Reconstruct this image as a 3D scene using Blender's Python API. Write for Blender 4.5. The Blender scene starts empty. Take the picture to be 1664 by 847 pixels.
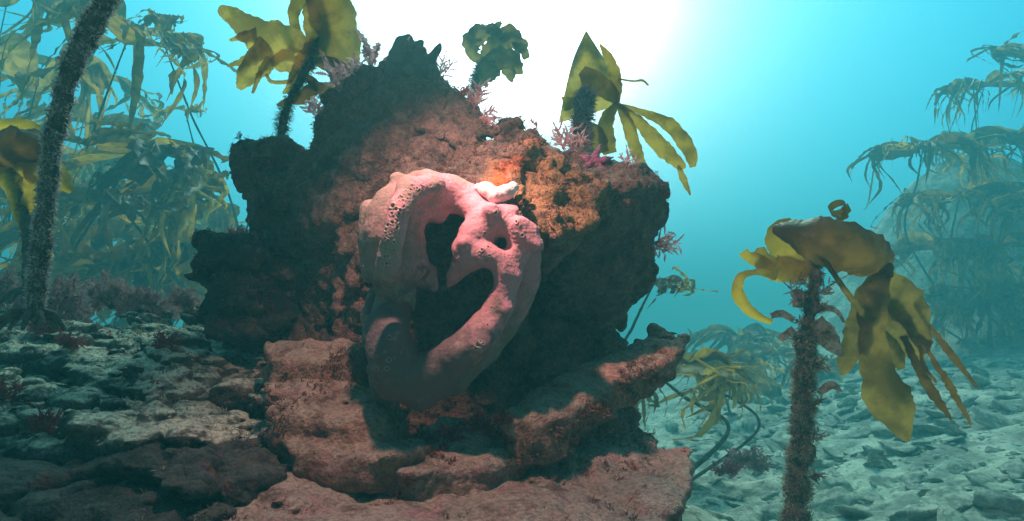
import bpy, bmesh, math, random
import numpy as np
from mathutils import Vector, Matrix
R = math.radians
random.seed(7)
rng = np.random.default_rng(11)
SC = bpy.context.scene
COL = SC.collection

# ------------------------------------------------------------------ camera
PITCH = R(8.0)
FPX = 924.4                                    # focal length in pixels of the 1664 wide photograph
cam_d = bpy.data.cameras.new('camera'); cam = bpy.data.objects.new('camera', cam_d); COL.objects.link(cam)
cam.location = (0, 0, 0); cam.rotation_euler = (R(90) + PITCH, 0, 0)
cam_d.sensor_width = 36; cam_d.lens = 36 * FPX / 1664.0
cam_d.clip_start = 0.02; cam_d.clip_end = 300
SC.camera = cam
FW = np.array([0, math.cos(PITCH), math.sin(PITCH)])
UP = np.array([0, -math.sin(PITCH), math.cos(PITCH)])
RT = np.array([1.0, 0, 0])
def P(px, py, d):
    """a point seen at pixel (px,py) of the photograph, d metres deep"""
    return d * (FW + RT * (px - 832) / FPX + UP * (423.5 - py) / FPX)

# ------------------------------------------------------------------ world, sun, exposure
GLOW = P(840, 0, 1.0); GLOW = GLOW / np.linalg.norm(GLOW)
world = bpy.data.worlds.new('World'); SC.world = world; world.use_nodes = True
nt = world.node_tree; nt.nodes.clear()
wo = nt.nodes.new('ShaderNodeOutputWorld'); bg = nt.nodes.new('ShaderNodeBackground')
tc = nt.nodes.new('ShaderNodeTexCoord')
dt = nt.nodes.new('ShaderNodeVectorMath'); dt.operation = 'DOT_PRODUCT'; dt.inputs[1].default_value = tuple(GLOW)
nt.links.new(tc.outputs['Generated'], dt.inputs[0])
ac = nt.nodes.new('ShaderNodeMath'); ac.operation = 'ARCCOSINE'; nt.links.new(dt.outputs['Value'], ac.inputs[0])
dv = nt.nodes.new('ShaderNodeMath'); dv.operation = 'DIVIDE'; dv.inputs[1].default_value = math.pi
nt.links.new(ac.outputs[0], dv.inputs[0])
rp = nt.nodes.new('ShaderNodeValToRGB'); nt.links.new(dv.outputs[0], rp.inputs[0])
WR = [(0.0, (5.0, 5.2, 5.3)), (8, (3.6, 3.9, 4.0)), (13, (1.9, 2.5, 2.6)), (17, (0.95, 1.70, 1.85)), (22, (0.48, 1.42, 1.62)), (28, (0.22, 1.13, 1.40)), (36, (0.10, 0.85, 1.20)),
      (48, (0.040, 0.54, 0.88)), (64, (0.016, 0.24, 0.43)), (90, (0.004, 0.040, 0.062)), (180, (0.001, 0.006, 0.01))]
_xa = [a for a, c in WR]; _xs = list(np.linspace(0, 40, 17)) + [44, 48, 54, 60, 68, 78, 90, 120, 180]
def _smooth(k, x):
    ys = [math.log(c[k]) for a, c in WR]; t = np.linspace(x - 2.6, x + 2.6, 11)
    return float(math.exp(np.mean(np.interp(np.abs(t), _xa, ys))))
WR = [(x, tuple((1.3 if x < 70 else 1) * _smooth(k, x) for k in range(3))) for x in _xs]
rp.color_ramp.interpolation = 'LINEAR'
el = rp.color_ramp.elements
while len(el) > 1: el.remove(el[-1])
el[0].position = 0; el[0].color = (*WR[0][1], 1)
for a, c in WR[1:]:
    e = el.new(a / 180.0); e.color = (*c, 1)
# daylight coming down through the surface overhead
sx = nt.nodes.new('ShaderNodeSeparateXYZ'); nt.links.new(tc.outputs['Generated'], sx.inputs[0])
mr = nt.nodes.new('ShaderNodeMapRange'); mr.interpolation_type = 'SMOOTHSTEP'
mr.inputs['From Min'].default_value = 0.72; mr.inputs['From Max'].default_value = 1.0
nt.links.new(sx.outputs['Z'], mr.inputs['Value'])
up = nt.nodes.new('ShaderNodeMix'); up.data_type = 'RGBA'; up.blend_type = 'ADD'
up.inputs['B'].default_value = (0.32, 0.74, 0.62, 1)
nt.links.new(mr.outputs['Result'], up.inputs['Factor']); nt.links.new(rp.outputs['Color'], up.inputs['A'])
nt.links.new(up.outputs['Result'], bg.inputs['Color']); bg.inputs['Strength'].default_value = 1.0
nt.links.new(bg.outputs[0], wo.inputs['Surface'])
world.cycles.sampling_method = 'MANUAL'; world.cycles.sample_map_resolution = 512

sun_d = bpy.data.lights.new('sun', 'SUN'); sun = bpy.data.objects.new('sun', sun_d); COL.objects.link(sun)
sun_d.energy = 3.3; sun_d.angle = R(14); sun_d.color = (0.70, 1.0, 0.76)
sdir = Vector((0.18, 0.62, 0.95)).normalized()          # towards the sun: high, behind the boulder
sun.rotation_euler = sdir.to_track_quat('Z', 'Y').to_euler()

# the diver's torch, held above the camera and shining on the sponge (hot centre + spill)
TORCH = P(620, -95, 0.71)
def spot(name, loc, target, power, cone, blend, color, size):
    d = bpy.data.lights.new(name, 'SPOT'); o = bpy.data.objects.new(name, d); COL.objects.link(o)
    o.location = loc; v = Vector(target) - Vector(loc); o.rotation_euler = v.to_track_quat('-Z', 'Y').to_euler()
    d.energy = power; d.spot_size = R(cone); d.spot_blend = blend; d.color = color; d.shadow_soft_size = size
spot('dive_torch_spill', TORCH, P(870, 520, 0.90), 18.0, 122, 0.6, (1.0, 0.60, 0.50), 0.012)
spot('dive_torch_beam', TORCH, P(822, 315, 0.85), 20.0, 30, 1.0, (1.0, 0.62, 0.52), 0.008)

SC.view_settings.view_transform = 'Standard'; SC.view_settings.look = 'None'
SC.view_settings.exposure = 0; SC.view_settings.gamma = 1
SC.render.engine = 'CYCLES'
SC.cycles.use_denoising = True
try: SC.cycles.denoiser = 'OPENIMAGEDENOISE'
except Exception: pass
SC.cycles.max_bounces = 6; SC.cycles.diffuse_bounces = 3; SC.cycles.glossy_bounces = 2
SC.cycles.transmission_bounces = 4; SC.cycles.volume_bounces = 1; SC.cycles.transparent_max_bounces = 16
SC.cycles.sample_clamp_indirect = 4

# ------------------------------------------------------------------ noise
TBL = rng.random((6, 32, 32, 32)).astype(np.float32) * 2 - 1
def vn(p, seed=0):
    p = p.astype(np.float32) + np.float32(100.37 + 3.1 * seed)
    i = np.floor(p).astype(np.int32); f = p - i; f = f * f * (3 - 2 * f)
    T = TBL[seed % 6].ravel()
    a = i & 31; b = (i + 1) & 31
    x0, y0, z0 = a[:, 0] * 1024, a[:, 1] * 32, a[:, 2]; x1, y1, z1 = b[:, 0] * 1024, b[:, 1] * 32, b[:, 2]
    fx, fy, fz = f[:, 0], f[:, 1], f[:, 2]
    def l(a_, b_, t): return a_ + (b_ - a_) * t
    return l(l(l(T[x0 + y0 + z0], T[x1 + y0 + z0], fx), l(T[x0 + y1 + z0], T[x1 + y1 + z0], fx), fy),
             l(l(T[x0 + y0 + z1], T[x1 + y0 + z1], fx), l(T[x0 + y1 + z1], T[x1 + y1 + z1], fx), fy), fz)
def fbm(p, fr, oc=3, seed=0, gain=0.5):
    s = 0; a = 1.0; t = 0
    for k in range(oc):
        s = s + a * vn(p * fr, seed + k); t += a; a *= gain; fr *= 2.07
    return s / t
def ridge(p, fr, oc=3, seed=0):
    s = 0; a = 1.0; t = 0
    for k in range(oc):
        s = s + a * (1 - 2 * np.abs(vn(p * fr, seed + k))); t += a; a *= 0.5; fr *= 2.1
    return s / t

def cells(p, fr, seed=0):
    """blocky cell noise: a random value per cell and the distance to the nearest crack"""
    q = (p * np.asarray(fr, np.float32) + np.float32(50.3 + seed)).astype(np.float32); i = np.floor(q).astype(np.int32); f = q - i
    n = len(q); d1 = np.full(n, 9, np.float32); d2 = d1.copy(); v1 = np.zeros(n, np.float32)
    J = [TBL[(seed + k) % 6].ravel() for k in range(4)]
    for dx in (-1, 0, 1):
        for dy in (-1, 0, 1):
            for dz in (-1, 0, 1):
                h = (((i[:, 0] + dx) & 31) * 1024 + ((i[:, 1] + dy) & 31) * 32 + ((i[:, 2] + dz) & 31))
                d = (dx + .5 + .42 * J[0][h] - f[:, 0]) ** 2 + (dy + .5 + .42 * J[1][h] - f[:, 1]) ** 2 + (dz + .5 + .42 * J[2][h] - f[:, 2]) ** 2
                m = d < d1
                d2 = np.where(m, d1, np.minimum(d2, d)); v1 = np.where(m, J[3][h], v1); d1 = np.where(m, d, d1)
    return v1, np.sqrt(d2) - np.sqrt(d1)

# ------------------------------------------------------------------ surface nets
def mesh_sdf(f, lo, hi, h, name):
    lo = np.array(lo, float) - 2.5 * h; hi = np.array(hi, float) + 2.5 * h
    n = np.ceil((hi - lo) / h).astype(int) + 1
    xs = [lo[k] + h * np.arange(n[k]) for k in range(3)]
    V = np.empty(tuple(n), np.float32)
    YZ = np.stack(np.meshgrid(xs[1], xs[2], indexing='ij'), -1).reshape(-1, 2)
    step = max(1, int(600000 / len(YZ)))
    for i in range(0, n[0], step):
        X = xs[0][i:i + step]
        pts = np.empty((len(X), len(YZ), 3), np.float32)
        pts[:, :, 0] = X[:, None]; pts[:, :, 1:] = YZ[None]
        V[i:i + step] = f(pts.reshape(-1, 3)).reshape(len(X), n[1], n[2])
    S = V < 0
    c = np.zeros(tuple(n - 1), np.int8)
    for dx in (0, 1):
        for dy in (0, 1):
            for dz in (0, 1):
                c += S[dx:n[0] - 1 + dx, dy:n[1] - 1 + dy, dz:n[2] - 1 + dz]
    act = (c > 0) & (c < 8)
    idx = np.argwhere(act); ids = -np.ones(tuple(n - 1), np.int64); ids[act] = np.arange(len(idx))
    acc = np.zeros((len(idx), 3)); cnt = np.zeros(len(idx))
    cor = [(0,0,0),(1,0,0),(0,1,0),(1,1,0),(0,0,1),(1,0,1),(0,1,1),(1,1,1)]
    for a in range(8):
        for b in range(a + 1, 8):
            if sum(abs(cor[a][k] - cor[b][k]) for k in range(3)) != 1: continue
            va = V[idx[:,0]+cor[a][0], idx[:,1]+cor[a][1], idx[:,2]+cor[a][2]]
            vb = V[idx[:,0]+cor[b][0], idx[:,1]+cor[b][1], idx[:,2]+cor[b][2]]
            m = (va < 0) != (vb < 0)
            t = np.where(m, va / np.where(m, va - vb, 1), 0)
            q = np.array(cor[a])[None] + t[:, None] * (np.array(cor[b]) - np.array(cor[a]))[None]
            acc += q * m[:, None]; cnt += m
    verts = lo + h * (idx + acc / cnt[:, None])
    quads = []
    for ax in range(3):
        b, c2 = [(1, 2), (2, 0), (0, 1)][ax]
        sl0 = [slice(None)] * 3; sl1 = [slice(None)] * 3
        sl0[ax] = slice(0, n[ax] - 1); sl1[ax] = slice(1, n[ax])
        A = S[tuple(sl0)]; B = S[tuple(sl1)]
        e = np.argwhere(A != B)
        e = e[(e[:, b] > 0) & (e[:, c2] > 0) & (e[:, b] < n[b] - 1) & (e[:, c2] < n[c2] - 1)]
        fl = A[e[:, 0], e[:, 1], e[:, 2]]
        def cid(ob, oc):
            q = e.copy(); q[:, b] -= ob; q[:, c2] -= oc
            return ids[q[:, 0], q[:, 1], q[:, 2]]
        Q = np.stack([cid(1, 1), cid(0, 1), cid(0, 0), cid(1, 0)], 1)
        Q[~fl] = Q[~fl][:, ::-1]
        quads.append(Q)
    return verts, np.concatenate(quads)

def to_mesh(name, verts, faces, smooth=True):
    """verts (N,3), faces (M,k) of one size"""
    me = bpy.data.meshes.new(name)
    verts = np.asarray(verts, np.float32); faces = np.asarray(faces, np.int32)
    k = faces.shape[1]
    me.vertices.add(len(verts)); me.vertices.foreach_set('co', verts.ravel())
    me.loops.add(faces.size); me.loops.foreach_set('vertex_index', faces.ravel())
    me.polygons.add(len(faces)); me.polygons.foreach_set('loop_start', np.arange(0, faces.size, k, dtype=np.int32))
    me.update(calc_edges=True); me.validate()
    if smooth: me.polygons.foreach_set('use_smooth', np.ones(len(me.polygons), bool))
    return me

def subdivided(me, lv):
    o = bpy.data.objects.new('tmp', me); COL.objects.link(o)
    m = o.modifiers.new('s', 'SUBSURF'); m.levels = lv; m.render_levels = lv
    dg = bpy.context.evaluated_depsgraph_get(); dg.update()
    r = bpy.data.meshes.new_from_object(o.evaluated_get(dg))
    bpy.data.objects.remove(o); return r

def co_no(me):
    n = len(me.vertices); c = np.empty(n * 3, np.float32); me.vertices.foreach_get('co', c)
    m = np.empty(n * 3, np.float32); me.vertex_normals.foreach_get('vector', m)
    return c.reshape(-1, 3).astype(float), m.reshape(-1, 3).astype(float)
def set_co(me, c):
    me.vertices.foreach_set('co', np.asarray(c, np.float32).ravel()); me.update()

# ------------------------------------------------------------------ objects and tags
def tag(o, label=None, cat=None, group=None, kind=None):
    if label: o['label'] = label
    if cat: o['category'] = cat
    if group: o['group'] = group
    if kind: o['kind'] = kind
    return o
def link(name, me, mat, parent=None, loc=None):
    o = bpy.data.objects.new(name, me); COL.objects.link(o)
    if mat and len(me.materials) == 0: me.materials.append(mat)
    if parent:
        o.parent = parent; o.matrix_parent_inverse = Matrix.Identity(4)
        me.transform(Matrix.Translation(-parent.location))
    return o
def root(name, loc, label, cat, group=None):
    o = bpy.data.objects.new(name, None); COL.objects.link(o); o.location = Vector(loc); o.empty_display_size = 0.05
    return tag(o, label, cat, group)
def solo(name, me, mat, label, cat, group=None, kind=None):
    """one-mesh thing, origin moved to its own centre"""
    c, _ = co_no(me); m = c.mean(0); me.transform(Matrix.Translation(Vector(-m)))
    if mat and len(me.materials) == 0: me.materials.append(mat)
    o = bpy.data.objects.new(name, me); COL.objects.link(o); o.location = Vector(m)
    return tag(o, label, cat, group, kind)

# ------------------------------------------------------------------ materials
class N:
    def __init__(s, name):
        s.m = bpy.data.materials.new(name); s.m.use_nodes = True; s.t = s.m.node_tree; s.t.nodes.clear()
        s.out = s.t.nodes.new('ShaderNodeOutputMaterial')
        g = s.t.nodes.new('ShaderNodeNewGeometry'); s.pos = g.outputs['Position']; s.nor = g.outputs['Normal']
    def new(s, ty, **k):
        n = s.t.nodes.new(ty)
        for a, v in k.items(): setattr(n, a, v)
        return n
    def ln(s, a, b): s.t.links.new(a, b)
    def noise(s, scale, det=4, rough=0.55, vec=None, dist=0):
        n = s.new('ShaderNodeTexNoise'); n.inputs['Scale'].default_value = scale; n.inputs['Detail'].default_value = det
        n.inputs['Roughness'].default_value = rough; n.inputs['Distortion'].default_value = dist
        s.ln(vec if vec else s.pos, n.inputs['Vector']); return n.outputs['Fac']
    def voro(s, scale, feat='F1'):
        n = s.new('ShaderNodeTexVoronoi'); n.feature = feat; n.inputs['Scale'].default_value = scale
        s.ln(s.pos, n.inputs['Vector']); return n.outputs['Distance']
    def rng(s, v, a, b, c=0.0, d=1.0):
        n = s.new('ShaderNodeMapRange'); n.interpolation_type = 'SMOOTHSTEP'
        s.ln(v, n.inputs['Value'])
        for k, x in zip(('From Min', 'From Max', 'To Min', 'To Max'), (a, b, c, d)): n.inputs[k].default_value = x
        return n.outputs['Result']
    def math(s, op, a, b):
        n = s.new('ShaderNodeMath', operation=op)
        for k, x in enumerate((a, b)):
            if isinstance(x, (int, float)): n.inputs[k].default_value = x
            else: s.ln(x, n.inputs[k])
        return n.outputs[0]
    def mix(s, f, a, b, blend='MIX'):
        n = s.new('ShaderNodeMix', data_type='RGBA', blend_type=blend)
        for k, x in (('Factor', f), ('A', a), ('B', b)):
            sk = [i for i in n.inputs if i.name == k and (i.type == 'RGBA' or (k == 'Factor' and i.type == 'VALUE'))][0]
            if isinstance(x, (int, float)): sk.default_value = x
            elif isinstance(x, tuple): sk.default_value = (*x, 1)
            else: s.ln(x, sk)
        return [o for o in n.outputs if o.type == 'RGBA'][0]
    def near(s, p, r0, r1):
        """1 inside radius r0 around a place on the rock, 0 beyond r1, with a ragged edge"""
        n = s.new('ShaderNodeVectorMath', operation='DISTANCE'); s.ln(s.pos, n.inputs[0]); n.inputs[1].default_value = tuple(p)
        w = s.math('MULTIPLY', s.math('SUBTRACT', s.noise(22, 4, .7), 0.5), (r1 + r0) * 1.6)
        return s.rng(s.math('ADD', n.outputs['Value'], w), r0, r1, 1, 0)
    def bump(s, h, dist, strength=1.0, prev=None):
        n = s.new('ShaderNodeBump'); n.inputs['Distance'].default_value = dist; n.inputs['Strength'].default_value = strength
        s.ln(h, n.inputs['Height'])
        if prev: s.ln(prev, n.inputs['Normal'])
        return n.outputs['Normal']
    def bsdf(s, color, rough=0.9, normal=None, spec=0.2, sub=0):
        b = s.new('ShaderNodeBsdfPrincipled')
        if isinstance(color, tuple): b.inputs['Base Color'].default_value = (*color, 1)
        else: s.ln(color, b.inputs['Base Color'])
        b.inputs['Roughness'].default_value = rough; b.inputs['Specular IOR Level'].default_value = spec
        if normal: s.ln(normal, b.inputs['Normal'])
        if sub:
            b.inputs['Subsurface Weight'].default_value = sub; b.inputs['Subsurface Radius'].default_value = (1, .4, .3)
            b.inputs['Subsurface Scale'].default_value = 0.006
        return b.outputs[0]
    def done(s, sh): s.ln(sh, s.out.inputs['Surface']); return s.m

def rock_mat(name, base, dark, crust, silt, crust_amt=0.5, silt_amt=0.5, spots=(), red=(0.20, 0.03, 0.035), red_amt=0.6):
    m = N(name)
    c = m.mix(m.rng(m.noise(9, 5, .65), .38, .62), dark, base)
    c = m.mix(m.rng(m.noise(34, 4, .7), .42, .68), c, tuple(x * 1.35 for x in base))
    c = m.mix(m.math('MULTIPLY', m.rng(m.noise(15, 5, .7, dist=.6), .5, .62), crust_amt), c, crust)
    c = m.mix(m.math('MULTIPLY', m.rng(m.noise(23, 6, .75, dist=1.0), .57, .63), red_amt), c, red)
    # silt settles where the rock faces up
    sz = m.new('ShaderNodeSeparateXYZ'); m.ln(m.nor, sz.inputs[0])
    s_ = m.math('MULTIPLY', m.rng(sz.outputs['Z'], 0.35, 0.85), m.rng(m.noise(28, 5, .7), .38, .55))
    c = m.mix(m.math('MULTIPLY', s_, silt_amt), c, silt)
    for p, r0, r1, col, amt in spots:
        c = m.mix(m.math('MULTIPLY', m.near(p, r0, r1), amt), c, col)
    c = m.mix(m.rng(m.noise(150, 3, .7), .40, .66, .0, .55), c, dark)
    nb = m.bump(m.noise(70, 6, .75), 0.012, .9)
    nb = m.bump(m.voro(210), 0.004, .7, nb)
    return m.done(m.bsdf(c, .93, nb, .15))

def blade_mat(name, col, trans, vary=0.62, tw=0.62):
    m = N(name)
    n1 = m.noise(14, 4, .6)
    c = m.mix(m.rng(n1, .40, .62), tuple(x * (1 - vary) for x in col), col)
    c = m.mix(m.rng(m.noise(120, 2, .6), .62, .72, 0, .5), c, (0.10, 0.07, 0.05))
    t = m.mix(m.rng(n1, .40, .62), tuple(x * (1 - vary * .8) for x in trans), trans)
    t = m.mix(m.rng(m.noise(190, 3, .7), .58, .70, 0, .6), t, tuple(x * .35 for x in trans))
    nb = m.bump(m.noise(60, 3, .6), 0.004, .6)
    b = m.bsdf(c, .45, nb, .35)
    tr = m.new('ShaderNodeBsdfTranslucent'); m.ln(t, tr.inputs['Color'])
    mx = m.new('ShaderNodeMixShader'); mx.inputs[0].default_value = tw
    m.ln(b, mx.inputs[1]); m.ln(tr.outputs[0], mx.inputs[2])
    return m.done(mx.outputs[0])

def fuzz_mat(name, col, col2, trans=0.3):
    m = N(name)
    c = m.mix(m.rng(m.noise(60, 3, .7), .38, .62), col, col2)
    d = m.bsdf(c, .9, None, .1)
    tr = m.new('ShaderNodeBsdfTranslucent'); m.ln(c, tr.inputs['Color'])
    mx = m.new('ShaderNodeMixShader'); mx.inputs[0].default_value = trans
    m.ln(d, mx.inputs[1]); m.ln(tr.outputs[0], mx.inputs[2])
    return m.done(mx.outputs[0])

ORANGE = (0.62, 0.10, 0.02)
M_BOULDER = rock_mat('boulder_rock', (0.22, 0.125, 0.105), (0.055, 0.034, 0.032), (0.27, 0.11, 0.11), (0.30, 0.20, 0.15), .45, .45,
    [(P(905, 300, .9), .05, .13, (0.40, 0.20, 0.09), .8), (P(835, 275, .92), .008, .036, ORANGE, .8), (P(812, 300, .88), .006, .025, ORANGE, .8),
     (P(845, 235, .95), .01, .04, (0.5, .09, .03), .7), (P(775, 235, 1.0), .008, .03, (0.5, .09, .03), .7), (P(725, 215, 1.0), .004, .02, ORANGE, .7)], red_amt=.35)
M_WARM = rock_mat('warm_ledge_rock', (0.35, 0.205, 0.16), (0.12, 0.06, 0.05), (0.38, 0.15, 0.155), (0.42, 0.31, 0.25), .5, .75, red_amt=.4)
M_PINK = rock_mat('pink_crusted_rock', (0.40, 0.25, 0.21), (0.14, 0.075, 0.065), (0.50, 0.22, 0.25), (0.46, 0.35, 0.29), .55, .7, red_amt=.85)
M_GREY = rock_mat('silted_grey_rock', (0.13, 0.12, 0.105), (0.03, 0.03, 0.03), (0.20, 0.09, 0.095), (0.68, 0.63, 0.50), .5, .95, red_amt=.5)
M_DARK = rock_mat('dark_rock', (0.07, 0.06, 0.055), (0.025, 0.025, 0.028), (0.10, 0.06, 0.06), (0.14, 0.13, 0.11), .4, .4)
M_BLADE = blade_mat('kelp_blade', (0.19, 0.105, 0.022), (0.72, 0.38, 0.04))
M_BLADE_OLIVE = blade_mat('kelp_blade_olive', (0.24, 0.14, 0.04), (0.88, 0.50, 0.09))
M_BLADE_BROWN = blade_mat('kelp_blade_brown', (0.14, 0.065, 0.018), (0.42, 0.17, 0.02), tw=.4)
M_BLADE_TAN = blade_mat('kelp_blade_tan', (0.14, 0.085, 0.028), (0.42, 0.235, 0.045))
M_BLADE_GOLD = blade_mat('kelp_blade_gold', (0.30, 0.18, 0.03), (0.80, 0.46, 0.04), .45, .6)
M_STIPE = fuzz_mat('kelp_stipe', (0.06, 0.045, 0.035), (0.15, 0.11, 0.09), .0)
M_FUZZ_GREY = fuzz_mat('stipe_growth', (0.16, 0.14, 0.11), (0.42, 0.38, 0.29))
M_FUZZ_PINK = fuzz_mat('stipe_growth_pink', (0.42, 0.26, 0.26), (0.66, 0.54, 0.52), .45)
M_FUZZ_DARK = fuzz_mat('stipe_growth_dark', (0.11, 0.08, 0.065), (0.28, 0.21, 0.17), .25)
M_TURF = fuzz_mat('rock_turf', (0.14, 0.06, 0.05), (0.28, 0.13, 0.10), .25)
M_REDALGA = fuzz_mat('red_seaweed', (0.45, 0.16, 0.18), (0.70, 0.36, 0.36), .55)
M_REDDARK = fuzz_mat('dark_red_seaweed', (0.16, 0.02, 0.025), (0.34, 0.05, 0.06), .3)
M_REDMAT = fuzz_mat('dusky_red_seaweed', (0.26, 0.12, 0.12), (0.42, 0.24, 0.24), .4)
def star_mat():
    m = N('starfish_skin'); c = m.mix(m.rng(m.noise(60, 3), .4, .6), (0.22, 0.05, 0.12), (0.36, 0.10, 0.20))
    return m.done(m.bsdf(c, .7, m.bump(m.voro(260), .003, .8), .3))
def finger_mat():
    m = N('finger_sponge_skin'); c = m.mix(m.rng(m.noise(50, 4, .7), .4, .6), (0.05, 0.05, 0.06), (0.12, 0.09, 0.10))
    return m.done(m.bsdf(c, .9, m.bump(m.noise(140, 4, .7), .005, .9), .2))
def sponge_mat():
    m = N('sponge_skin')
    c = m.mix(m.rng(m.noise(9, 4, .6), .35, .65), (0.215, 0.14, 0.12), (0.30, 0.19, 0.165))
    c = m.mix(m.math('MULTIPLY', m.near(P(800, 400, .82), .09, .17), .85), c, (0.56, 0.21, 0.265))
    c = m.mix(m.math('MULTIPLY', m.near(P(640, 580, .80), .085, .14), .85), c, (0.105, 0.068, 0.078))  # lower left lobe's shade painted in as a dark purplish skin colour
    c = m.mix(m.math('MULTIPLY', m.rng(m.noise(26, 5, .7, dist=.5), .56, .66), .45), c, (0.30, 0.13, 0.12))
    c = m.mix(m.rng(m.noise(200, 3, .7), .5, .75, 0, .35), c, (0.24, 0.13, 0.12))
    at = m.new('ShaderNodeAttribute'); at.attribute_name = 'pore'
    c = m.mix(m.math('MULTIPLY', at.outputs['Fac'], .6), c, (0.13, 0.06, 0.055))  # pore holes tinted darker, their inner shade put into the colour
    c = m.mix(m.rng(m.noise(420, 2, .6), .52, .66, 0, .35), c, (0.16, 0.08, 0.075))
    a2 = m.new('ShaderNodeAttribute'); a2.attribute_name = 'rim'; c = m.mix(m.math('MULTIPLY', a2.outputs['Fac'], .45), c, (0.60, 0.42, 0.38))
    nb = m.bump(m.noise(300, 4, .7), .0022, .55)
    nb = m.bump(m.noise(45, 3, .6), .006, .35, nb)
    return m.done(m.bsdf(c, .75, nb, .25))
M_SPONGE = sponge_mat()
def seabed_mat(name):
    m = N(name)
    c = m.mix(m.rng(m.noise(4, 5, .65), .38, .62), (0.27, 0.27, 0.22), (0.68, 0.66, 0.52))
    c = m.mix(m.rng(m.noise(26, 5, .75), .5, .68), c, (0.14, 0.12, 0.11))
    c = m.mix(m.rng(m.noise(11, 5, .7), .58, .68, 0, .6), c, (0.20, 0.13, 0.13))
    nb = m.bump(m.noise(40, 6, .75), .02, .8)
    return m.done(m.bsdf(c, .95, nb, .1))
M_SEABED = seabed_mat('rubble_seabed')
def stone_mat():
    m = N('rubble_stone')
    oi = m.new('ShaderNodeObjectInfo')
    c = m.mix(m.rng(m.noise(30, 5, .7), .4, .62), (0.34, 0.33, 0.27), (0.78, 0.75, 0.60))
    c = m.mix(m.math('MULTIPLY', oi.outputs['Random'], .5), c, (0.26, 0.22, 0.20))
    return m.done(m.bsdf(c, .95, m.bump(m.noise(60, 6, .8), .02, .9), .1))
M_STONE = stone_mat()

# ------------------------------------------------------------------ the seabed
def ground_z(x, y):
    x = np.asarray(x, float); y = np.asarray(y, float)
    z = -0.66 + 0.22 * np.clip(x - 1.0, 0, 30) ** 0.9 - 0.05 * np.clip(y - 2.0, 0, 40)
    # the bank rising far off on the right
    z = z + 2.3 * np.exp(-((x - 5.6) / 1.7) ** 2 - ((y - 6.9) / 1.5) ** 2)
    # the rocky mound the boulder stands on
    r = np.hypot((x + 0.45) / 1.25, (y - 1.1) / 1.0)
    z = z + 0.34 * np.exp(-np.clip(r, 0, 9) ** 4)
    r2 = np.hypot((x + 1.8) / 1.3, (y - 2.2) / 1.6); z = z + 0.25 * np.exp(-r2 ** 2)
    q = np.stack([x.ravel(), y.ravel(), x.ravel() * 0], 1)
    z = z + (0.09 * fbm(q, .9, 4, 1) + 0.03 * fbm(q, 5, 3, 3)).reshape(x.shape)
    return z
def make_seabed():
    a = np.linspace(-1, 1, 520)
    X = np.sign(a) * (np.abs(a) * 3.2 + np.abs(a) ** 5 * 60)
    Y = 2.2 + np.sign(a) * (np.abs(a) * 3.2 + np.abs(a) ** 5 * 60)
    gx, gy = np.meshgrid(X, Y, indexing='ij'); gz = ground_z(gx, gy)
    q = np.stack([gx.ravel(), gy.ravel(), gz.ravel()], 1)
    gz = gz + (0.035 * ridge(q, 9, 4, 2)).reshape(gx.shape)
    v = np.stack([gx.ravel(), gy.ravel(), gz.ravel()], 1)
    n = len(a); i = np.arange(n - 1); I, J = np.meshgrid(i, i, indexing='ij'); k = (I * n + J).ravel()
    me = to_mesh('seabed', v, np.stack([k, k + n, k + n + 1, k + 1], 1))
    o = link('seabed', me, M_SEABED); o['kind'] = 'structure'
make_seabed()

# ------------------------------------------------------------------ rocks
def hull_planes(pts):
    bm = bmesh.new()
    for p in pts: bm.verts.new(Vector(p))
    r = bmesh.ops.convex_hull(bm, input=bm.verts)
    bm.normal_update(); c = Vector(np.mean(pts, 0)); out = []
    for f in bm.faces:
        n = f.normal.copy()
        if n.length < .5: continue
        d = n.dot(f.verts[0].co)
        if n.dot(c) > d: n = -n; d = -d
        if not any((n - a).length < .03 and abs(d - b) < .004 for a, b in out): out.append((n, d))
    bm.free()
    return np.array([n for n, d in out], np.float32), np.array([d for n, d in out], np.float32)
def smin(a, b, k):
    h = np.clip(.5 + .5 * (b - a) / k, 0, 1); return b + (a - b) * h - k * h * (1 - h)
def front(pts, back=0.5, shrink=0.85):
    """convex mass from points on its near side; its far side is the same outline pushed back and shrunk"""
    f = np.array([P(*p) for p in pts]); c = f.mean(0)
    b = c + (f - c) * shrink + np.array([0, back, 0]); return np.vstack([f, b])
def slab(pts, h, shrink=0.9):
    f = np.array([P(*p) for p in pts]); c = f.mean(0)
    b = c + (f - c) * shrink - np.array([0, 0, h]); return np.vstack([f, b])
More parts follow.
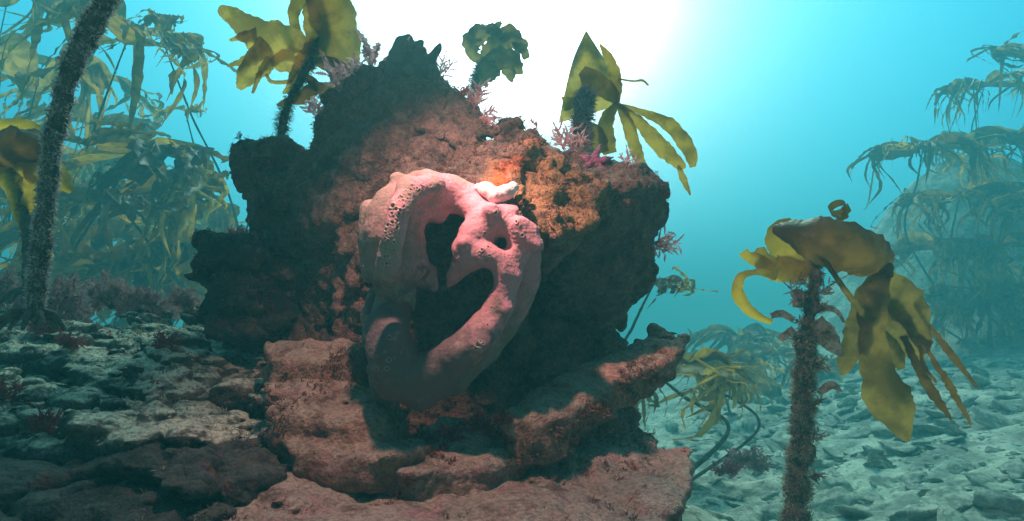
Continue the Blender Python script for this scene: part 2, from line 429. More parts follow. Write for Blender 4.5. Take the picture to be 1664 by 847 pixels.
def make_rock(name, masses, cuts, mat, label, cat, h=0.008, k=0.02, warp=0.035, strata=None, sub=1, fine=0.006, seed=0, group=None, block=(9, 9, 18), bamp=.016, tilt=(0, 0)):
    pl = [hull_planes(m) for m in masses]
    Rm = np.array((Matrix.Rotation(R(tilt[0]), 3, 'Y') @ Matrix.Rotation(R(tilt[1]), 3, 'X')), np.float32)
    allp = np.vstack(masses)
    def f(p):
        q = p + (warp * np.stack([fbm(p, 5, 3, seed), fbm(p, 5, 3, seed + 1), fbm(p, 5, 3, seed + 2)], 1)).astype(np.float32)
        s = None
        for n_, d_ in pl:
            v = q[:, 0] * n_[0, 0] + q[:, 1] * n_[0, 1] + q[:, 2] * n_[0, 2] - d_[0]
            for a, b in zip(n_[1:], d_[1:]):
                v = np.maximum(v, q[:, 0] * a[0] + q[:, 1] * a[1] + q[:, 2] * a[2] - b)
            s = v if s is None else smin(s, v, k)
        for cpos, r in cuts:
            s = -smin(-s, np.linalg.norm((q - cpos.astype(np.float32)), axis=1) - r, k)
        if strata is not None:
            sd, sf, sa = strata
            u = p @ np.asarray(sd, np.float32) * sf + 1.4 * fbm(p, 3, 2, seed + 3)
            w = u - np.floor(u)
            s = s + sa * (np.abs(w * 2 - 1) ** 3 - .3) * (0.6 + 0.6 * fbm(p, 4, 2, seed + 4))
        nr = np.abs(s) < .07
        if nr.any():
            pn = p[nr] @ Rm.T; pn = pn + (.02 * np.stack([fbm(pn, 9, 2, seed), fbm(pn, 9, 2, seed + 1), fbm(pn, 9, 2, seed + 2)], 1)).astype(np.float32)
            v1, e1 = cells(pn, block, seed); v2, e2 = cells(pn, np.array(block) * 2.3, seed + 2)
            s = s.astype(np.float32)
            s[nr] += -.75 * bamp + bamp * v1 + .5 * bamp * v2 + bamp * .9 * np.exp(-e1 / .07) + bamp * .4 * np.exp(-e2 / .08) + 0.010 * ridge(p[nr], 11, 2, seed + 1)
        return s
    v, q = mesh_sdf(f, allp.min(0) - .03, allp.max(0) + .03, h, name)
    me = to_mesh(name, v, q)
    if sub: me = subdivided(me, sub)
    c, n = co_no(me)
    d = fine * (0.9 * ridge(c, 30, 3, seed) + 0.7 * fbm(c, 75, 2, seed + 2)) + fine * .9 * np.clip(fbm(c, 17, 3, seed + 5), 0, 1)
    set_co(me, c + n * d[:, None])
    return solo(name, me, mat, label, cat, group), me

# main boulder ----------------------------------------------------------------
B = [
 # left upright block with its flat top
 front([(388,214,1.28),(470,222,1.25),(500,240,1.2),(392,300,1.27),(420,420,1.3),(405,545,1.32),(520,560,1.2),(560,400,1.12)], .4),
 # central peak
 front([(500,205,1.2),(522,165,1.17),(600,108,1.13),(655,88,1.12),(722,118,1.12),(778,196,1.1),(782,235,1.06),(600,240,1.06),(480,330,1.16),(700,300,1.0),(560,420,1.08),(640,420,1.06)], .45),
 # body behind the sponge, brown ramp left of it
 front([(520,330,1.08),(700,290,.99),(800,300,.96),(580,470,1.02),(540,560,1.08),(600,600,1.06),(800,420,1.1),(860,560,1.2)], .5),
 # middle shoulder
 front([(790,222,1.08),(815,198,1.1),(842,192,1.1),(895,222,1.08),(905,250,1.02),(780,280,.98),(900,290,.96),(820,330,.93)], .4),
 # orange-brown nose right of the sponge
 front([(800,300,.93),(850,262,.97),(930,262,.97),(990,300,.94),(968,362,.90),(905,395,.87),(862,372,.87),(830,330,.89),(900,420,1.05)], .4),
 # brow added to shade the hollow behind the sponge
 front([(660,262,.96),(845,262,.94),(665,312,.90),(838,325,.872),(750,330,.872),(700,345,.93),(820,345,.93)], .35),
 # right block, overhanging
 front([(905,245,1.12),(985,252,1.12),(1042,262,1.12),(1080,292,1.1),(1084,345,1.12),(1060,300,1.04),(985,320,.98),(1062,450,1.22),(1012,520,1.36),(850,560,1.42),(930,440,1.12)], .4),
 # dark foot between boulder and ledges
 front([(560,560,1.15),(1000,520,1.3),(1040,700,1.25),(900,760,1.15),(600,780,1.08),(450,560,1.25),(430,740,1.15)], .35),
]
CUTS = [(P(745, 480, 1.01), .165), (P(760, 570, 1.03), .15), (P(700, 400, .99), .08), (P(445, 420, 1.02), .11), (P(640, 245, .93), .05)]
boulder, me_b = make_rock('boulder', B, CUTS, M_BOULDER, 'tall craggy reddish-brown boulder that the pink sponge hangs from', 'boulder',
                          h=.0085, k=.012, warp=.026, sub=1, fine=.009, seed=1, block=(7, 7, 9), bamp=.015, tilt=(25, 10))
COARSE = {}
ROCKS = [
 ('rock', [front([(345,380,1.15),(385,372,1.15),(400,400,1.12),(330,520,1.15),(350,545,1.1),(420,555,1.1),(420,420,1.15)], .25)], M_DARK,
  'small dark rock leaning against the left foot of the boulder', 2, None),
 ('ledge', [slab([(800,672,.86),(860,640,.93),(985,572,1.02),(1060,528,1.08),(1122,528,1.06),(1118,560,1.0),(1010,620,.93),(960,650,.9),(880,700,.82),(820,690,.82)], .055)], M_WARM,
  'long tilted orange-red ledge rising to the right under the boulder', 3, ((.35,.1,.93), 24, .012)),
 ('rock', [front([(925,660,.86),(960,640,.88),(985,650,.88),(1000,672,.88),(960,690,.84),(915,685,.84)], .12)], M_WARM,
  'small red stone tucked beneath the tilted orange-red ledge', 4, None),
 ('rock', [slab([(425,545,1.0),(480,535,1.05),(560,548,1.02),(590,575,.98),(560,590,.93),(440,585,.93)], .07)], M_WARM,
  'lumpy brown rock at the foot of the boulder, left of the sponge base', 5, None),
 ('ledge', [slab([(455,620,.9),(560,603,.98),(640,640,.93),(668,675,.88),(640,690,.8),(560,700,.78),(440,690,.8),(432,655,.84)], .05),
            slab([(450,705,.8),(560,680,.9),(680,690,.88),(700,720,.8),(600,752,.74),(470,742,.75)], .05)], M_WARM,
  'rounded two-layered brown ledge below the left side of the sponge', 0, ((0,.15,1), 24, .014)),
 ('rock', [slab([(600,735,.80),(700,690,.88),(760,672,.92),(840,680,.88),(868,715,.82),(800,745,.76),(660,768,.73)], .06)], M_PINK,
  'wedge of rock covered in dark red growth beneath the sponge', 2, ((0.2,.15,1), 24, .006)),
 ('slab', [slab([(330,835,.66),(400,775,.75),(560,768,.80),(800,740,.86),(900,710,.96),(1050,712,.98),(1128,745,.9),(1125,790,.78),(1080,850,.68),(1000,960,.56),(700,1000,.5),(300,960,.52)], .09)], M_PINK,
  'broad pale pink-brown slab with red spots across the bottom of the view', 4, ((.15,.1,1), 16, .012)),
 ('slab', [slab([(215,515,1.35),(330,505,1.5),(420,540,1.4),(430,590,1.2),(420,650,1.05),(300,640,1.0),(215,600,1.1)], .08)], M_GREY,
  'flat silt-covered slab left of the boulder, with pale upper surface', 1, ((0.1,.1,1), 14, .020)),
 ('slab', [slab([(-60,505,1.5),(60,515,1.4),(190,520,1.35),(260,560,1.2),(330,640,1.0),(270,660,.95),(120,590,1.05),(-60,560,1.1)], .09)], M_GREY,
  'dark silty slab with red growth along its upper edge at far left', 3, ((0.25,.1,1), 14, .020)),
 ('slab', [slab([(-80,600,1.15),(60,590,1.15),(180,640,1.05),(300,690,.98),(440,680,.95),(440,715,.85),(330,730,.78),(250,745,.74),(100,700,.78),(-80,660,.8)], .08)], M_GREY,
  'long pale silty slab sloping from the left edge towards the middle', 5, ((0.2,.1,1), 13, .020)),
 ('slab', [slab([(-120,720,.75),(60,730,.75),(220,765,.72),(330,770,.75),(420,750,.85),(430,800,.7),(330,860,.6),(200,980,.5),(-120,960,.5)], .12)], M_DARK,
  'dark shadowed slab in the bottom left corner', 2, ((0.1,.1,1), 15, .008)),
]
rock_meshes = []
for nm, ms, mt, lb, sd, st in ROCKS:
    gy = mt in (M_GREY, M_DARK)
    o, me = make_rock(nm, ms, [], mt, lb, 'rock', h=.0075, k=.010 if gy else .005, warp=.03 if gy else .017, strata=st, sub=1, fine=.0055 if gy else .0038, seed=sd, block=(7, 6, 15) if gy else (7, 6, 17), bamp=.018 if gy else .005, tilt=(-12, 8) if gy else (-8, 8))
    rock_meshes.append((o, me))

def verts_of(o, me): return co_no(me)[0] + np.array(o.location)
SURF_B = verts_of(boulder, me_b); SURF_R = np.vstack([SURF_B] + [verts_of(o, m) for o, m in rock_meshes])
def px_of(c):
    d = c @ FW; return 832 + FPX * (c @ RT) / d, 423.5 - FPX * (c @ UP) / d, d
def snap(px, py, d, surf):
    """the place on the rock nearest to where the photograph shows a plant rooted"""
    x, y, dd = px_of(surf); r = np.hypot(x - px, y - py); m = r < 7
    if m.any(): i = np.where(m)[0]; k_ = i[np.argmin(np.abs(dd[i] - dd[i].min()) + r[i] * .002)]
    else: k_ = np.argmin(r + 60 * np.abs(dd - d))
    return surf[k_]
# ------------------------------------------------------------------ hairs, tufts
def perp(t):
    a = np.where(np.abs(t[:, 2:3]) < .9, np.array([[0, 0, 1.0]]), np.array([[1.0, 0, 0]]))
    u = np.cross(t, a); u /= np.linalg.norm(u, axis=1, keepdims=True) + 1e-9
    return u
def hairs(base, nrm, length, width, segs=3, curl=.5, r=rng):
    """little flattened twigs; returns verts, quads"""
    n = len(base); L = length * (0.4 + 0.9 * r.random(n))
    t = nrm + r.normal(0, curl, (n, 3)); t /= np.linalg.norm(t, axis=1, keepdims=True) + 1e-9
    s = perp(t); a = r.random(n) * 6.28
    s = s * np.cos(a)[:, None] + np.cross(t, s) * np.sin(a)[:, None]
    bend = r.normal(0, .5, (n, 3))
    V = np.empty((n, segs + 1, 2, 3)); p = base.copy()
    for k in range(segs + 1):
        w = width * (1 - .8 * (k / segs) ** 2) * (0.6 + .8 * r.random(n))
        V[:, k, 0] = p - s * w[:, None] * .5; V[:, k, 1] = p + s * w[:, None] * .5
        d = t + bend * (k / segs); d /= np.linalg.norm(d, axis=1, keepdims=True) + 1e-9
        p = p + d * (L / segs)[:, None]
    F = []
    b = np.arange(n) * (segs + 1) * 2
    for k in range(segs):
        F.append(np.stack([b + 2 * k, b + 2 * k + 1, b + 2 * k + 3, b + 2 * k + 2], 1))
    return V.reshape(-1, 3), np.concatenate(F)
def join(parts):
    vs, fs, o = [], [], 0
    for v, f in parts: vs.append(v); fs.append(f + o); o += len(v)
    return np.vstack(vs), np.vstack(fs)
def clumpy(base, nrm, clumps, per, length, width, spread, **k):
    """tufts: several hairs from nearly one point"""
    i = rng.integers(0, len(base), clumps)
    b = np.repeat(base[i], per, 0) + rng.normal(0, spread, (clumps * per, 3)); n = np.repeat(nrm[i], per, 0)
    sc = np.repeat(.5 + rng.random(clumps), per)
    v, f = hairs(b, n, length, width, **k)
    return v, f

def turf_on(o, me, count, length, width, mat, name='turf', flt=None, curl=.6, per=5):
    c, n = co_no(me)
    c = c + np.array(o.location)
    ok = np.ones(len(c), bool)
    if flt is not None: ok = flt(c, n)
    c, n = c[ok], n[ok]
    if not len(c): return
    v, f = clumpy(c, n, count // per, per, length, width, length * .25, curl=curl)
    m = to_mesh(name, v, f); ob = link(name, m, mat, o); ob['kind'] = 'stuff'; return ob
turf_on(boulder, me_b, 26000, .007, .002, M_TURF, 'algal_turf', lambda c, n: (c[:, 1] < 1.35) & (n[:, 2] > -.1) & (fbm(c, 14, 3, 2) > -.05) & (np.linalg.norm(c - P(740, 480, .98), axis=1) > .17))
for (o, me), m_, cnt in zip(rock_meshes, [M_FUZZ_DARK, M_TURF, M_TURF, M_TURF, M_TURF, M_REDDARK, M_TURF, M_FUZZ_GREY, M_REDDARK, M_FUZZ_GREY, M_FUZZ_DARK],
                            [2000, 2200, 1000, 2500, 2500, 4500, 3500, 4000, 4500, 4500, 2500]):
    turf_on(o, me, int(cnt * .6), .0065, .0018, m_, 'algal_turf', lambda c, n: (n[:, 2] > -.2) & (fbm(c, 11, 3, 3) > .12))

# ------------------------------------------------------------------ the sponge
def S(px, py, d, r): return (P(px, py, d), r * d / FPX)
CH = [
 # left arm, top to bottom
 [S(758,322,.87,26), S(722,312,.86,32), S(690,316,.84,38), S(652,345,.83,46), S(636,390,.825,50), S(638,428,.83,44), S(640,455,.84,33)],
 [S(665,305,.79,20), S(648,345,.757,19), S(634,395,.745,20), S(630,438,.758,20)],     # raised ridge with the pores
 [S(704,302,.81,20), S(668,312,.79,22)],
 [S(668,400,.83,26), S(672,440,.845,22)],
 [S(642,470,.86,22), S(634,500,.84,28), S(630,525,.83,35), S(634,565,.81,38), S(650,610,.81,43), S(686,630,.82,36), S(716,618,.83,32)],
 [S(603,470,.90,10), S(598,520,.89,13), S(604,560,.87,18)],
 [S(600,345,.87,18), S(592,395,.87,15), S(598,445,.87,14)],
 # flaps in the notch of the left arm
 [S(664,478,.82,9), S(668,497,.81,6), S(672,508,.805,3.5)], [S(652,484,.82,8), S(640,488,.81,6)],
 [S(660,452,.86,20), S(688,448,.87,18), S(702,468,.875,12)],
 # lower right arm
 [S(700,612,.82,36), S(728,592,.82,30), S(755,574,.81,32), S(775,550,.81,31), S(798,514,.82,24), S(815,478,.82,21), S(826,446,.82,20)],
 [S(735,618,.88,26), S(785,572,.91,22), S(822,520,.93,22), S(848,460,.93,26), S(852,410,.90,26)],
 [S(824,445,.82,18), S(812,425,.82,18), S(788,412,.82,22), S(762,416,.83,26), S(744,436,.84,17), S(730,460,.85,10), S(723,474,.85,5)],
 # upper right arm
 [S(760,408,.83,26), S(772,384,.835,28), S(792,362,.84,28), S(806,350,.84,20)],
 [S(786,345,.85,24), S(768,330,.86,26), S(746,318,.87,26)],
 [S(812,350,.84,20), S(834,368,.83,17), S(856,380,.82,19), S(862,392,.825,14)],
 [S(846,388,.83,18), S(838,412,.83,17), S(830,438,.83,16)],
 [S(818,348,.83,14), S(836,342,.83,9)],
 [S(604,600,.88,12), S(618,640,.87,14), S(640,655,.86,12)],
]
BLOBS = [S(694,288,.82,15), S(604,378,.83,16), S(662,392,.79,10), S(735,300,.86,16), S(800,340,.815,11), S(872,398,.815,9), S(776,562,.785,14),
         S(820,500,.80,8), S(742,606,.80,12), S(640,540,.785,16), S(612,350,.82,15), S(716,350,.85,14), S(645,290,.83,12), S(795,528,.795,8), S(848,366,.815,8), S(620,600,.79,10), S(756,396,.805,9)]
def f_sponge(p):
    s = None; p = p.astype(np.float32)
    q = p + (.0085 * np.stack([fbm(p, 15, 2, 0), fbm(p, 15, 2, 1), fbm(p, 15, 2, 2)], 1)).astype(np.float32)
    def add(v):
        nonlocal s
        s = v if s is None else smin(s, v, .011)
    for ch in CH:
        m = None
        for (a, ra), (b, rb) in zip(ch[:-1], ch[1:]):
            ab = (b - a).astype(np.float32); t = np.clip(((q - a.astype(np.float32)) @ ab) / float(ab @ ab), 0, 1)
            v = np.linalg.norm(q - a.astype(np.float32) - t[:, None] * ab, axis=1) - (ra + (rb - ra) * t)
            m = v if m is None else np.minimum(m, v)
        add(m)
    for c, r in BLOBS: add(np.linalg.norm(q - c.astype(np.float32), axis=1) - r)
    return s + .0035 * fbm(p, 32, 2, 3)
pts = np.array([c for ch in CH for c, r in ch])
sv, sq = mesh_sdf(f_sponge, pts.min(0) - .055, pts.max(0) + .055, .0048, 'sponge')
me_s = subdivided(to_mesh('sponge', sv, sq), 2)
# pores: little raised rims round small holes, in patches along the ridge
c, n = co_no(me_s)
def proj(c):
    d = c @ FW; return 832 + FPX * (c @ RT) / d, 423.5 - FPX * (c @ UP) / d, d
px, py, dd = proj(c); facing = (n @ FW) < -.15
pore_px = []
def patch(x0, y0, x1, y1, w, n_):
    for k in range(n_):
        for _ in range(30):
            t = random.random(); u = random.uniform(-1, 1) * w
            L = math.hypot(x1 - x0, y1 - y0); x = x0 + (x1 - x0) * t - (y1 - y0) / L * u; y = y0 + (y1 - y0) * t + (x1 - x0) / L * u
            if all(math.hypot(x - a, y - b) > 5.6 for a, b, _ in pore_px): pore_px.append((x, y, random.choice((1.0, 1.2, 1.4, 1.9)))); break
patch(690, 294, 660, 318, 14, 24); patch(652, 340, 626, 398, 11, 34); patch(632, 402, 620, 440, 12, 18)
patch(812, 340, 822, 360, 9, 10); patch(768, 552, 778, 572, 8, 6); patch(840, 378, 852, 392, 5, 3); patch(712, 300, 700, 290, 5, 4); patch(640, 520, 640, 600, 30, 12); patch(800, 500, 770, 560, 14, 8); patch(780, 370, 800, 420, 20, 8)
rim = np.zeros(len(c)); disp = .0016 * fbm(c, 55, 2, 1) + .0006 * ridge(c, 170, 2, 2); pore = np.zeros(len(c))
vis_d = {}
for x, y, r in pore_px + [(630, 326, 2.8), (776, 560, 2.4), (600, 452, 2)]:
    m = facing & (np.abs(px - x) < 14) & (np.abs(py - y) < 14)
    if not m.any(): continue
    ii = np.where(m)[0]; r2 = np.hypot(px[ii] - x, py[ii] - y)
    dm = dd[ii][r2 < 4]; 
    if not len(dm): continue
    k0 = ii[np.argmin(r2 + (dd[ii] - dm.min()) * 2000)]
    dist = np.linalg.norm(c[ii] - c[k0], axis=1); rr = r * .83 / FPX
    disp[ii] += .0011 * np.exp(-((dist - rr * 1.6) / (rr * .6)) ** 2) - .0035 * np.exp(-(dist / (rr * .85)) ** 4)
    rim[ii] = np.maximum(rim[ii], np.exp(-((dist - rr * 1.6) / (rr * .5)) ** 2))
    pore[ii] = np.maximum(pore[ii], np.exp(-(dist / (rr * .8)) ** 4))
set_co(me_s, c + n * disp[:, None])
at = me_s.attributes.new('pore', 'FLOAT', 'POINT'); at.data.foreach_set('value', pore.astype(np.float32))
at = me_s.attributes.new('rim', 'FLOAT', 'POINT'); at.data.foreach_set('value', rim.astype(np.float32))
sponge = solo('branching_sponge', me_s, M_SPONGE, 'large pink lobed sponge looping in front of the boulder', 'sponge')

def blob_thing(name, chains, h, mat, label, cat, k=.008, warp=.004, sub=1, fine=.0008, group=None, f30=.0015):
    def f(p):
        s = None; p = p.astype(np.float32)
        q = p + (warp * np.stack([fbm(p, 25, 2, 0), fbm(p, 25, 2, 1), fbm(p, 25, 2, 2)], 1)).astype(np.float32)
        for ch in chains:
            for (a, ra), (b, rb) in zip(ch[:-1], ch[1:]):
                ab = (b - a).astype(np.float32); t = np.clip(((q - a.astype(np.float32)) @ ab) / float(ab @ ab), 0, 1)
                v = np.linalg.norm(q - a.astype(np.float32) - t[:, None] * ab, axis=1) - (ra + (rb - ra) * t)
                s = v if s is None else smin(s, v, k)
        return s + f30 * fbm(p, 60, 2, 3)
    pp = np.array([c for ch in chains for c, r in ch]); rm = max(r for ch in chains for c, r in ch)
    v, q = mesh_sdf(f, pp.min(0) - rm - k, pp.max(0) + rm + k, h, name)
    me = subdivided(to_mesh(name, v, q), sub); c, n = co_no(me); set_co(me, c + n * (fine * fbm(c, 180, 2, 1))[:, None])
    return solo(name, me, mat, label, cat, group)
M_PALE = None
def pale_mat():
    m = N('pale_sponge_skin'); c = m.mix(m.rng(m.noise(40, 3), .4, .6), (0.68, 0.42, 0.44), (0.80, 0.62, 0.62))
    return m.done(m.bsdf(c, .6, m.bump(m.noise(200, 3), .002, .5), .35, .2))
blob_thing('encrusting_sponge', [[S(778,306,.85,7), S(792,308,.84,12), S(806,318,.835,11), S(822,312,.84,11), S(834,302,.85,9)], [S(806,318,.835,10), S(800,330,.84,6)]],
           .003, pale_mat(), 'small pale pink sponge glowing in the brightest torchlight above the large sponge', 'sponge', .006)
# starfish on the right shoulder
sc = P(968, 262, 1.035)
arms = [(-32, 22), (-12, -26), (24, 24), (14, -2), (-20, 2)]
sd_ = float(snap(966, 264, 1.03, SURF_B) @ FW) - .006
blob_thing('starfish', [[S(966,262,sd_,6), S(966+a*.55,262+b*.5,sd_-.006,5), S(966+a,262+b,sd_+.004 - .012*(b>0),2.2)] for a, b in [(-34,26),(8,-26),(27,26),(30,-6),(-24,-10)]],
           .0028, star_mat(), 'purple starfish clinging to the right shoulder of the boulder', 'starfish', .004, .002, 1)
M_FINGER = finger_mat()
fp = snap(672, 96, 1.12, SURF_B); fdx, fdy, fdd = [float(q) for q in px_of(fp[None])]; fo = fdy - 96 - 8
def SF(x, y, r): return S(x, y + fo - 3, fdd, r)
fs = [[SF(642,125,17), SF(646,100,12), SF(652,84,11), SF(664,74,8)], [SF(655,118,12), SF(667,100,8), SF(668,84,5)],
      [SF(678,128,11), SF(680,104,7.5), SF(682,84,5.5), SF(686,78,4)], [SF(700,128,13), SF(702,108,8), SF(712,94,6), SF(716,84,4)], [SF(640,130,15), SF(700,132,15)]]
blob_thing('finger_sponge', fs, .0042, M_FINGER, 'dark finger-shaped sponge lobes on the very top of the boulder', 'sponge', .01)

# ------------------------------------------------------------------ ribbons, tubes
def spline(pts, n):
    p = np.asarray(pts, float); p = np.vstack([2 * p[0] - p[1], p, 2 * p[-1] - p[-2]])
    m = len(p) - 3; t = np.linspace(0, m - 1e-6, n); i = t.astype(int); f = (t - i)[:, None]
    a, b, c_, d = p[i], p[i + 1], p[i + 2], p[i + 3]
    return .5 * (2 * b + (c_ - a) * f + (2 * a - 5 * b + 4 * c_ - d) * f ** 2 + (3 * b - a - 3 * c_ + d) * f ** 3)
def grid_faces(n, m, off=0):
    I, J = np.meshgrid(np.arange(n - 1), np.arange(m - 1), indexing='ij'); k = (I * m + J).ravel() + off
    return np.stack([k, k + m, k + m + 1, k + 1], 1)
def ribbon(pts, w, roll=0, ruffle=.12, cup=.25, n=None, m=9, twist=0, freq=3.0, view=True, hint=None, ragged=.0):
    """strap of kelp: pts world positions, w widths in metres"""
    k = len(pts); n = n or max(24, 14 * k)
    wp = np.clip(spline(np.array(w, float)[:, None], n)[:, 0], .0006, None); c = spline(pts, n)
    T = np.gradient(c, axis=0); T /= np.linalg.norm(T, axis=1, keepdims=True) + 1e-9
    H = c / (np.linalg.norm(c, axis=1, keepdims=True) + 1e-9) if hint is None else np.tile(np.asarray(hint, float), (n, 1))
    side = np.cross(T, H); side /= np.linalg.norm(side, axis=1, keepdims=True) + 1e-6
    for q in range(1, n):
        if side[q] @ side[q - 1] < 0: side[q] = -side[q]
    # keep frames smooth
    for _ in range(3): side[1:-1] = (side[:-2] + side[1:-1] * 2 + side[2:]) / 4
    side /= np.linalg.norm(side, axis=1, keepdims=True) + 1e-6
    nn = np.cross(T, side)
    a = R(roll) + R(twist) * np.linspace(0, 1, n); ca, sa = np.cos(a)[:, None], np.sin(a)[:, None]
    side, nn = side * ca + nn * sa, nn * ca - side * sa
    u = np.linspace(-1, 1, m); s = np.concatenate([[0], np.cumsum(np.linalg.norm(np.diff(c, axis=0), axis=1))])
    ph = random.random() * 6.28; ph2 = random.random() * 6.28; W = wp.mean() + 1e-6
    fr = freq * 2.2 / (W * 3)
    ragged = max(ragged, .09)
    def rg():
        z = np.convolve(rng.normal(0, 1, n + 6), [.25, .5, .25], 'same')[3:-3]
        return 1 + ragged * (np.sin(s * fr * 1.3 + random.random() * 6) * .7 + np.sin(s * fr * 3.1 + random.random() * 6) * .5 + z * .6)
    rag = np.where(u[None] > 0, rg()[:, None], rg()[:, None])
    V = (c[:, None] + side[:, None] * ((u[None] * wp[:, None] * rag)[..., None] * .5)
         + nn[:, None] * ((cup * (1 - u[None] ** 2) * wp[:, None] * .5
            + ruffle * wp[:, None] * np.abs(u[None]) ** 2 * (np.sin(s[:, None] * fr + ph + (u[None] > 0) * ph2) + .5 * np.sin(s[:, None] * fr * 2.7 + ph2 + (u[None] > 0) * ph)))[..., None]))
    return V.reshape(-1, 3), grid_faces(n, m)
def loft(A, B_, bulge=.02, n=40, m=20, hint=None, ruffle=.003):
    A = spline(A, n); B_ = spline(B_, n); u = np.linspace(0, 1, m)
    V = A[:, None] * (1 - u[None, :, None]) + B_[:, None] * u[None, :, None]
    cdir = V / np.linalg.norm(V, axis=2, keepdims=True)
    t = np.linspace(0, 1, n)
    off = -bulge * np.sin(u * math.pi)[None] * np.sin(t * math.pi * .8 + .3)[:, None]
    V = V + cdir * off[..., None]
    q = V.reshape(-1, 3); q = q + cdir.reshape(-1, 3) * (ruffle * fbm(q, 22, 3, 2))[:, None]
    return q, grid_faces(n, m)
def tube(pts, rad, n=None, m=14, rough=.15, fr=60):
    k = len(pts); n = n or 14 * k; c = spline(pts, n); r = spline(np.array(rad, float)[:, None], n)[:, 0]
    T = np.gradient(c, axis=0); T /= np.linalg.norm(T, axis=1, keepdims=True) + 1e-9
    s = perp(T)
    for q in range(1, n):
        v = s[q - 1] - T[q] * (s[q - 1] @ T[q]); s[q] = v / np.linalg.norm(v)
    b = np.cross(T, s); a = np.linspace(0, 2 * math.pi, m, endpoint=False)
    N_ = s[:, None] * np.cos(a)[None, :, None] + b[:, None] * np.sin(a)[None, :, None]
    base = c[:, None] + N_ * r[:, None, None]
    q = base.reshape(-1, 3); d = rough * (np.repeat(r, m)) * (fbm(q, fr, 3, 1) * 1.6)
    V = q + N_.reshape(-1, 3) * d[:, None]
    i = np.arange(n - 1); F = []
    for j in range(m):
        j2 = (j + 1) % m; F.append(np.stack([i * m + j, i * m + j2, (i + 1) * m + j2, (i + 1) * m + j], 1))
    return V, np.vstack(F), N_.reshape(-1, 3)
def PX(l, dz=0): return [P(*q[:3]) for q in l]
def wpx(l): return [q[3] * q[2] / FPX for q in l]      # widths given in pixels
def strap(l, **k): return ribbon(PX(l), wpx(l), **k)

def stipe(parent, pts, rad, mat, fuzz=None, fz_n=900, fz_len=.012, fz_w=.0022, rough=.25):
    V, F, N_ = tube(pts, rad, rough=rough)
    link('stipe', to_mesh('stipe', V, F), mat, parent)
    if fuzz:
        v, f = clumpy(V, N_, fz_n // 4, 4, fz_len, fz_w, fz_len * .2, curl=.7)
        o = link('growth', to_mesh('growth', v, f), fuzz, parent); o['kind'] = 'stuff'
def holdfast(parent, pos, r, mat):
    parts = []
    for k in range(9):
        a = k * .7 + random.random() * .3; L = r * random.uniform(.9, 1.5)
        p0 = np.array(pos) + [0, 0, r * .5]; p1 = p0 + [math.cos(a) * L * .6, math.sin(a) * L * .6, -.1 * r]; p2 = p0 + [math.cos(a) * L, math.sin(a) * L, -r * .8]
        V, F, _ = tube([p0, p1, p2], [r * .22, r * .16, r * .08], n=10, m=7); parts.append((V, F))
    v, f = join(parts); link('holdfast', to_mesh('holdfast', v, f), mat, parent)
def blades(parent, name, parts, mat):
    v, f = join(parts); return link(name, to_mesh(name, v, f), mat, parent)

# near bare stipe on the left -----------------------------------------------
k = root('kelp', P(52, 520, .93), 'thick fuzzy kelp stalk leaning up the left edge, nearest the camera', 'kelp')
pts = PX([(52,520,.93),(62,440,.93),(74,340,.93),(84,250,.93),(104,150,.93),(140,60,.92),(180,-10,.91),(235,-110,.9),(270,-190,.9)])
stipe(k, pts, [.012,.012,.0118,.0115,.013,.0145,.013,.010,.008], M_STIPE, M_FUZZ_PINK, 8000, .006, .0024)
holdfast(k, P(52, 525, .93), .035, M_STIPE)
fan = [ribbon([pts[-1], pts[-1] + [.04*j, .05, .06], pts[-1] + [.12*j, .12, .04], pts[-1] + [.2*j, .16, -.06+.05*abs(j)]], [.02,.05,.05,.01]) for j in (-1.2,-.4,.4,1.1)]
blades(k, 'blade', fan, M_BLADE_OLIVE)

# kelp behind the left shoulder ------------------------------------------------
D = 1.5
k = root('kelp', P(455, 228, D), 'olive kelp with torn frond behind the left shoulder of the boulder', 'kelp')
stipe(k, PX([(452,260,D),(456,225,D),(464,180,D),(486,135,D),(508,95,D),(520,60,D)]), [.011,.0105,.010,.009,.007,.005], M_STIPE, M_FUZZ_DARK, 2200, .015, .0018)
L = [strap([(515,95,D,40),(470,80,D,74),(425,62,D,56),(392,36,D,38),(362,18,D,20),(355,14,D,8)], cup=.2, ruffle=.06, ragged=.05),
     strap([(440,75,D,40),(415,100,D,36),(398,128,D,26),(388,145,D,8)], ragged=.1), strap([(420,55,D,20),(395,60,D,14),(373,66,D,3)], ragged=.15),
     strap([(420,90,D,16),(395,100,D,13),(369,108,D,3)], ragged=.15), strap([(440,95,D,14),(425,115,D,10),(410,152,D,4)]),
     strap([(480,82,D,20),(450,95,D,14),(430,118,D,12),(415,122,D,4)], ragged=.1), strap([(432,120,D,5),(442,133,D,6),(470,132,D,6),(482,120,D,3)]),
     strap([(500,85,D,24),(485,110,D,20),(470,140,D,10),(460,152,D,4)]), strap([(510,95,D,14),(495,115,D,12),(480,135,D,4)])]
blades(k, 'blade', L, M_BLADE_OLIVE)
L = [strap([(490,85,D,26),(482,55,D+.02,16),(478,20,D+.03,18),(495,-15,D+.03,30),(520,-45,D,40)], ruffle=.05),
     strap([(520,-60,D,50),(530,-10,D,66),(545,40,D,70),(560,85,D,58),(575,120,D+.02,14)], cup=.35, ruffle=.05),
     strap([(505,95,D,30),(520,60,D,50),(520,20,D,50),(515,-20,D,30)], ruffle=.05)]
blades(k, 'blade', L, M_BLADE)
L = [strap([(510,100,D,10),(545,110,D,34),(560,150,D,40),(555,178,D,14)]), strap([(495,120,D,8),(510,140,D,20),(490,158,D,22),(465,165,D,10),(450,172,D,4)]),
     strap([(500,130,D,8),(530,150,D,22),(545,175,D,16)])]
blades(k, 'blade', L, M_BLADE_BROWN)

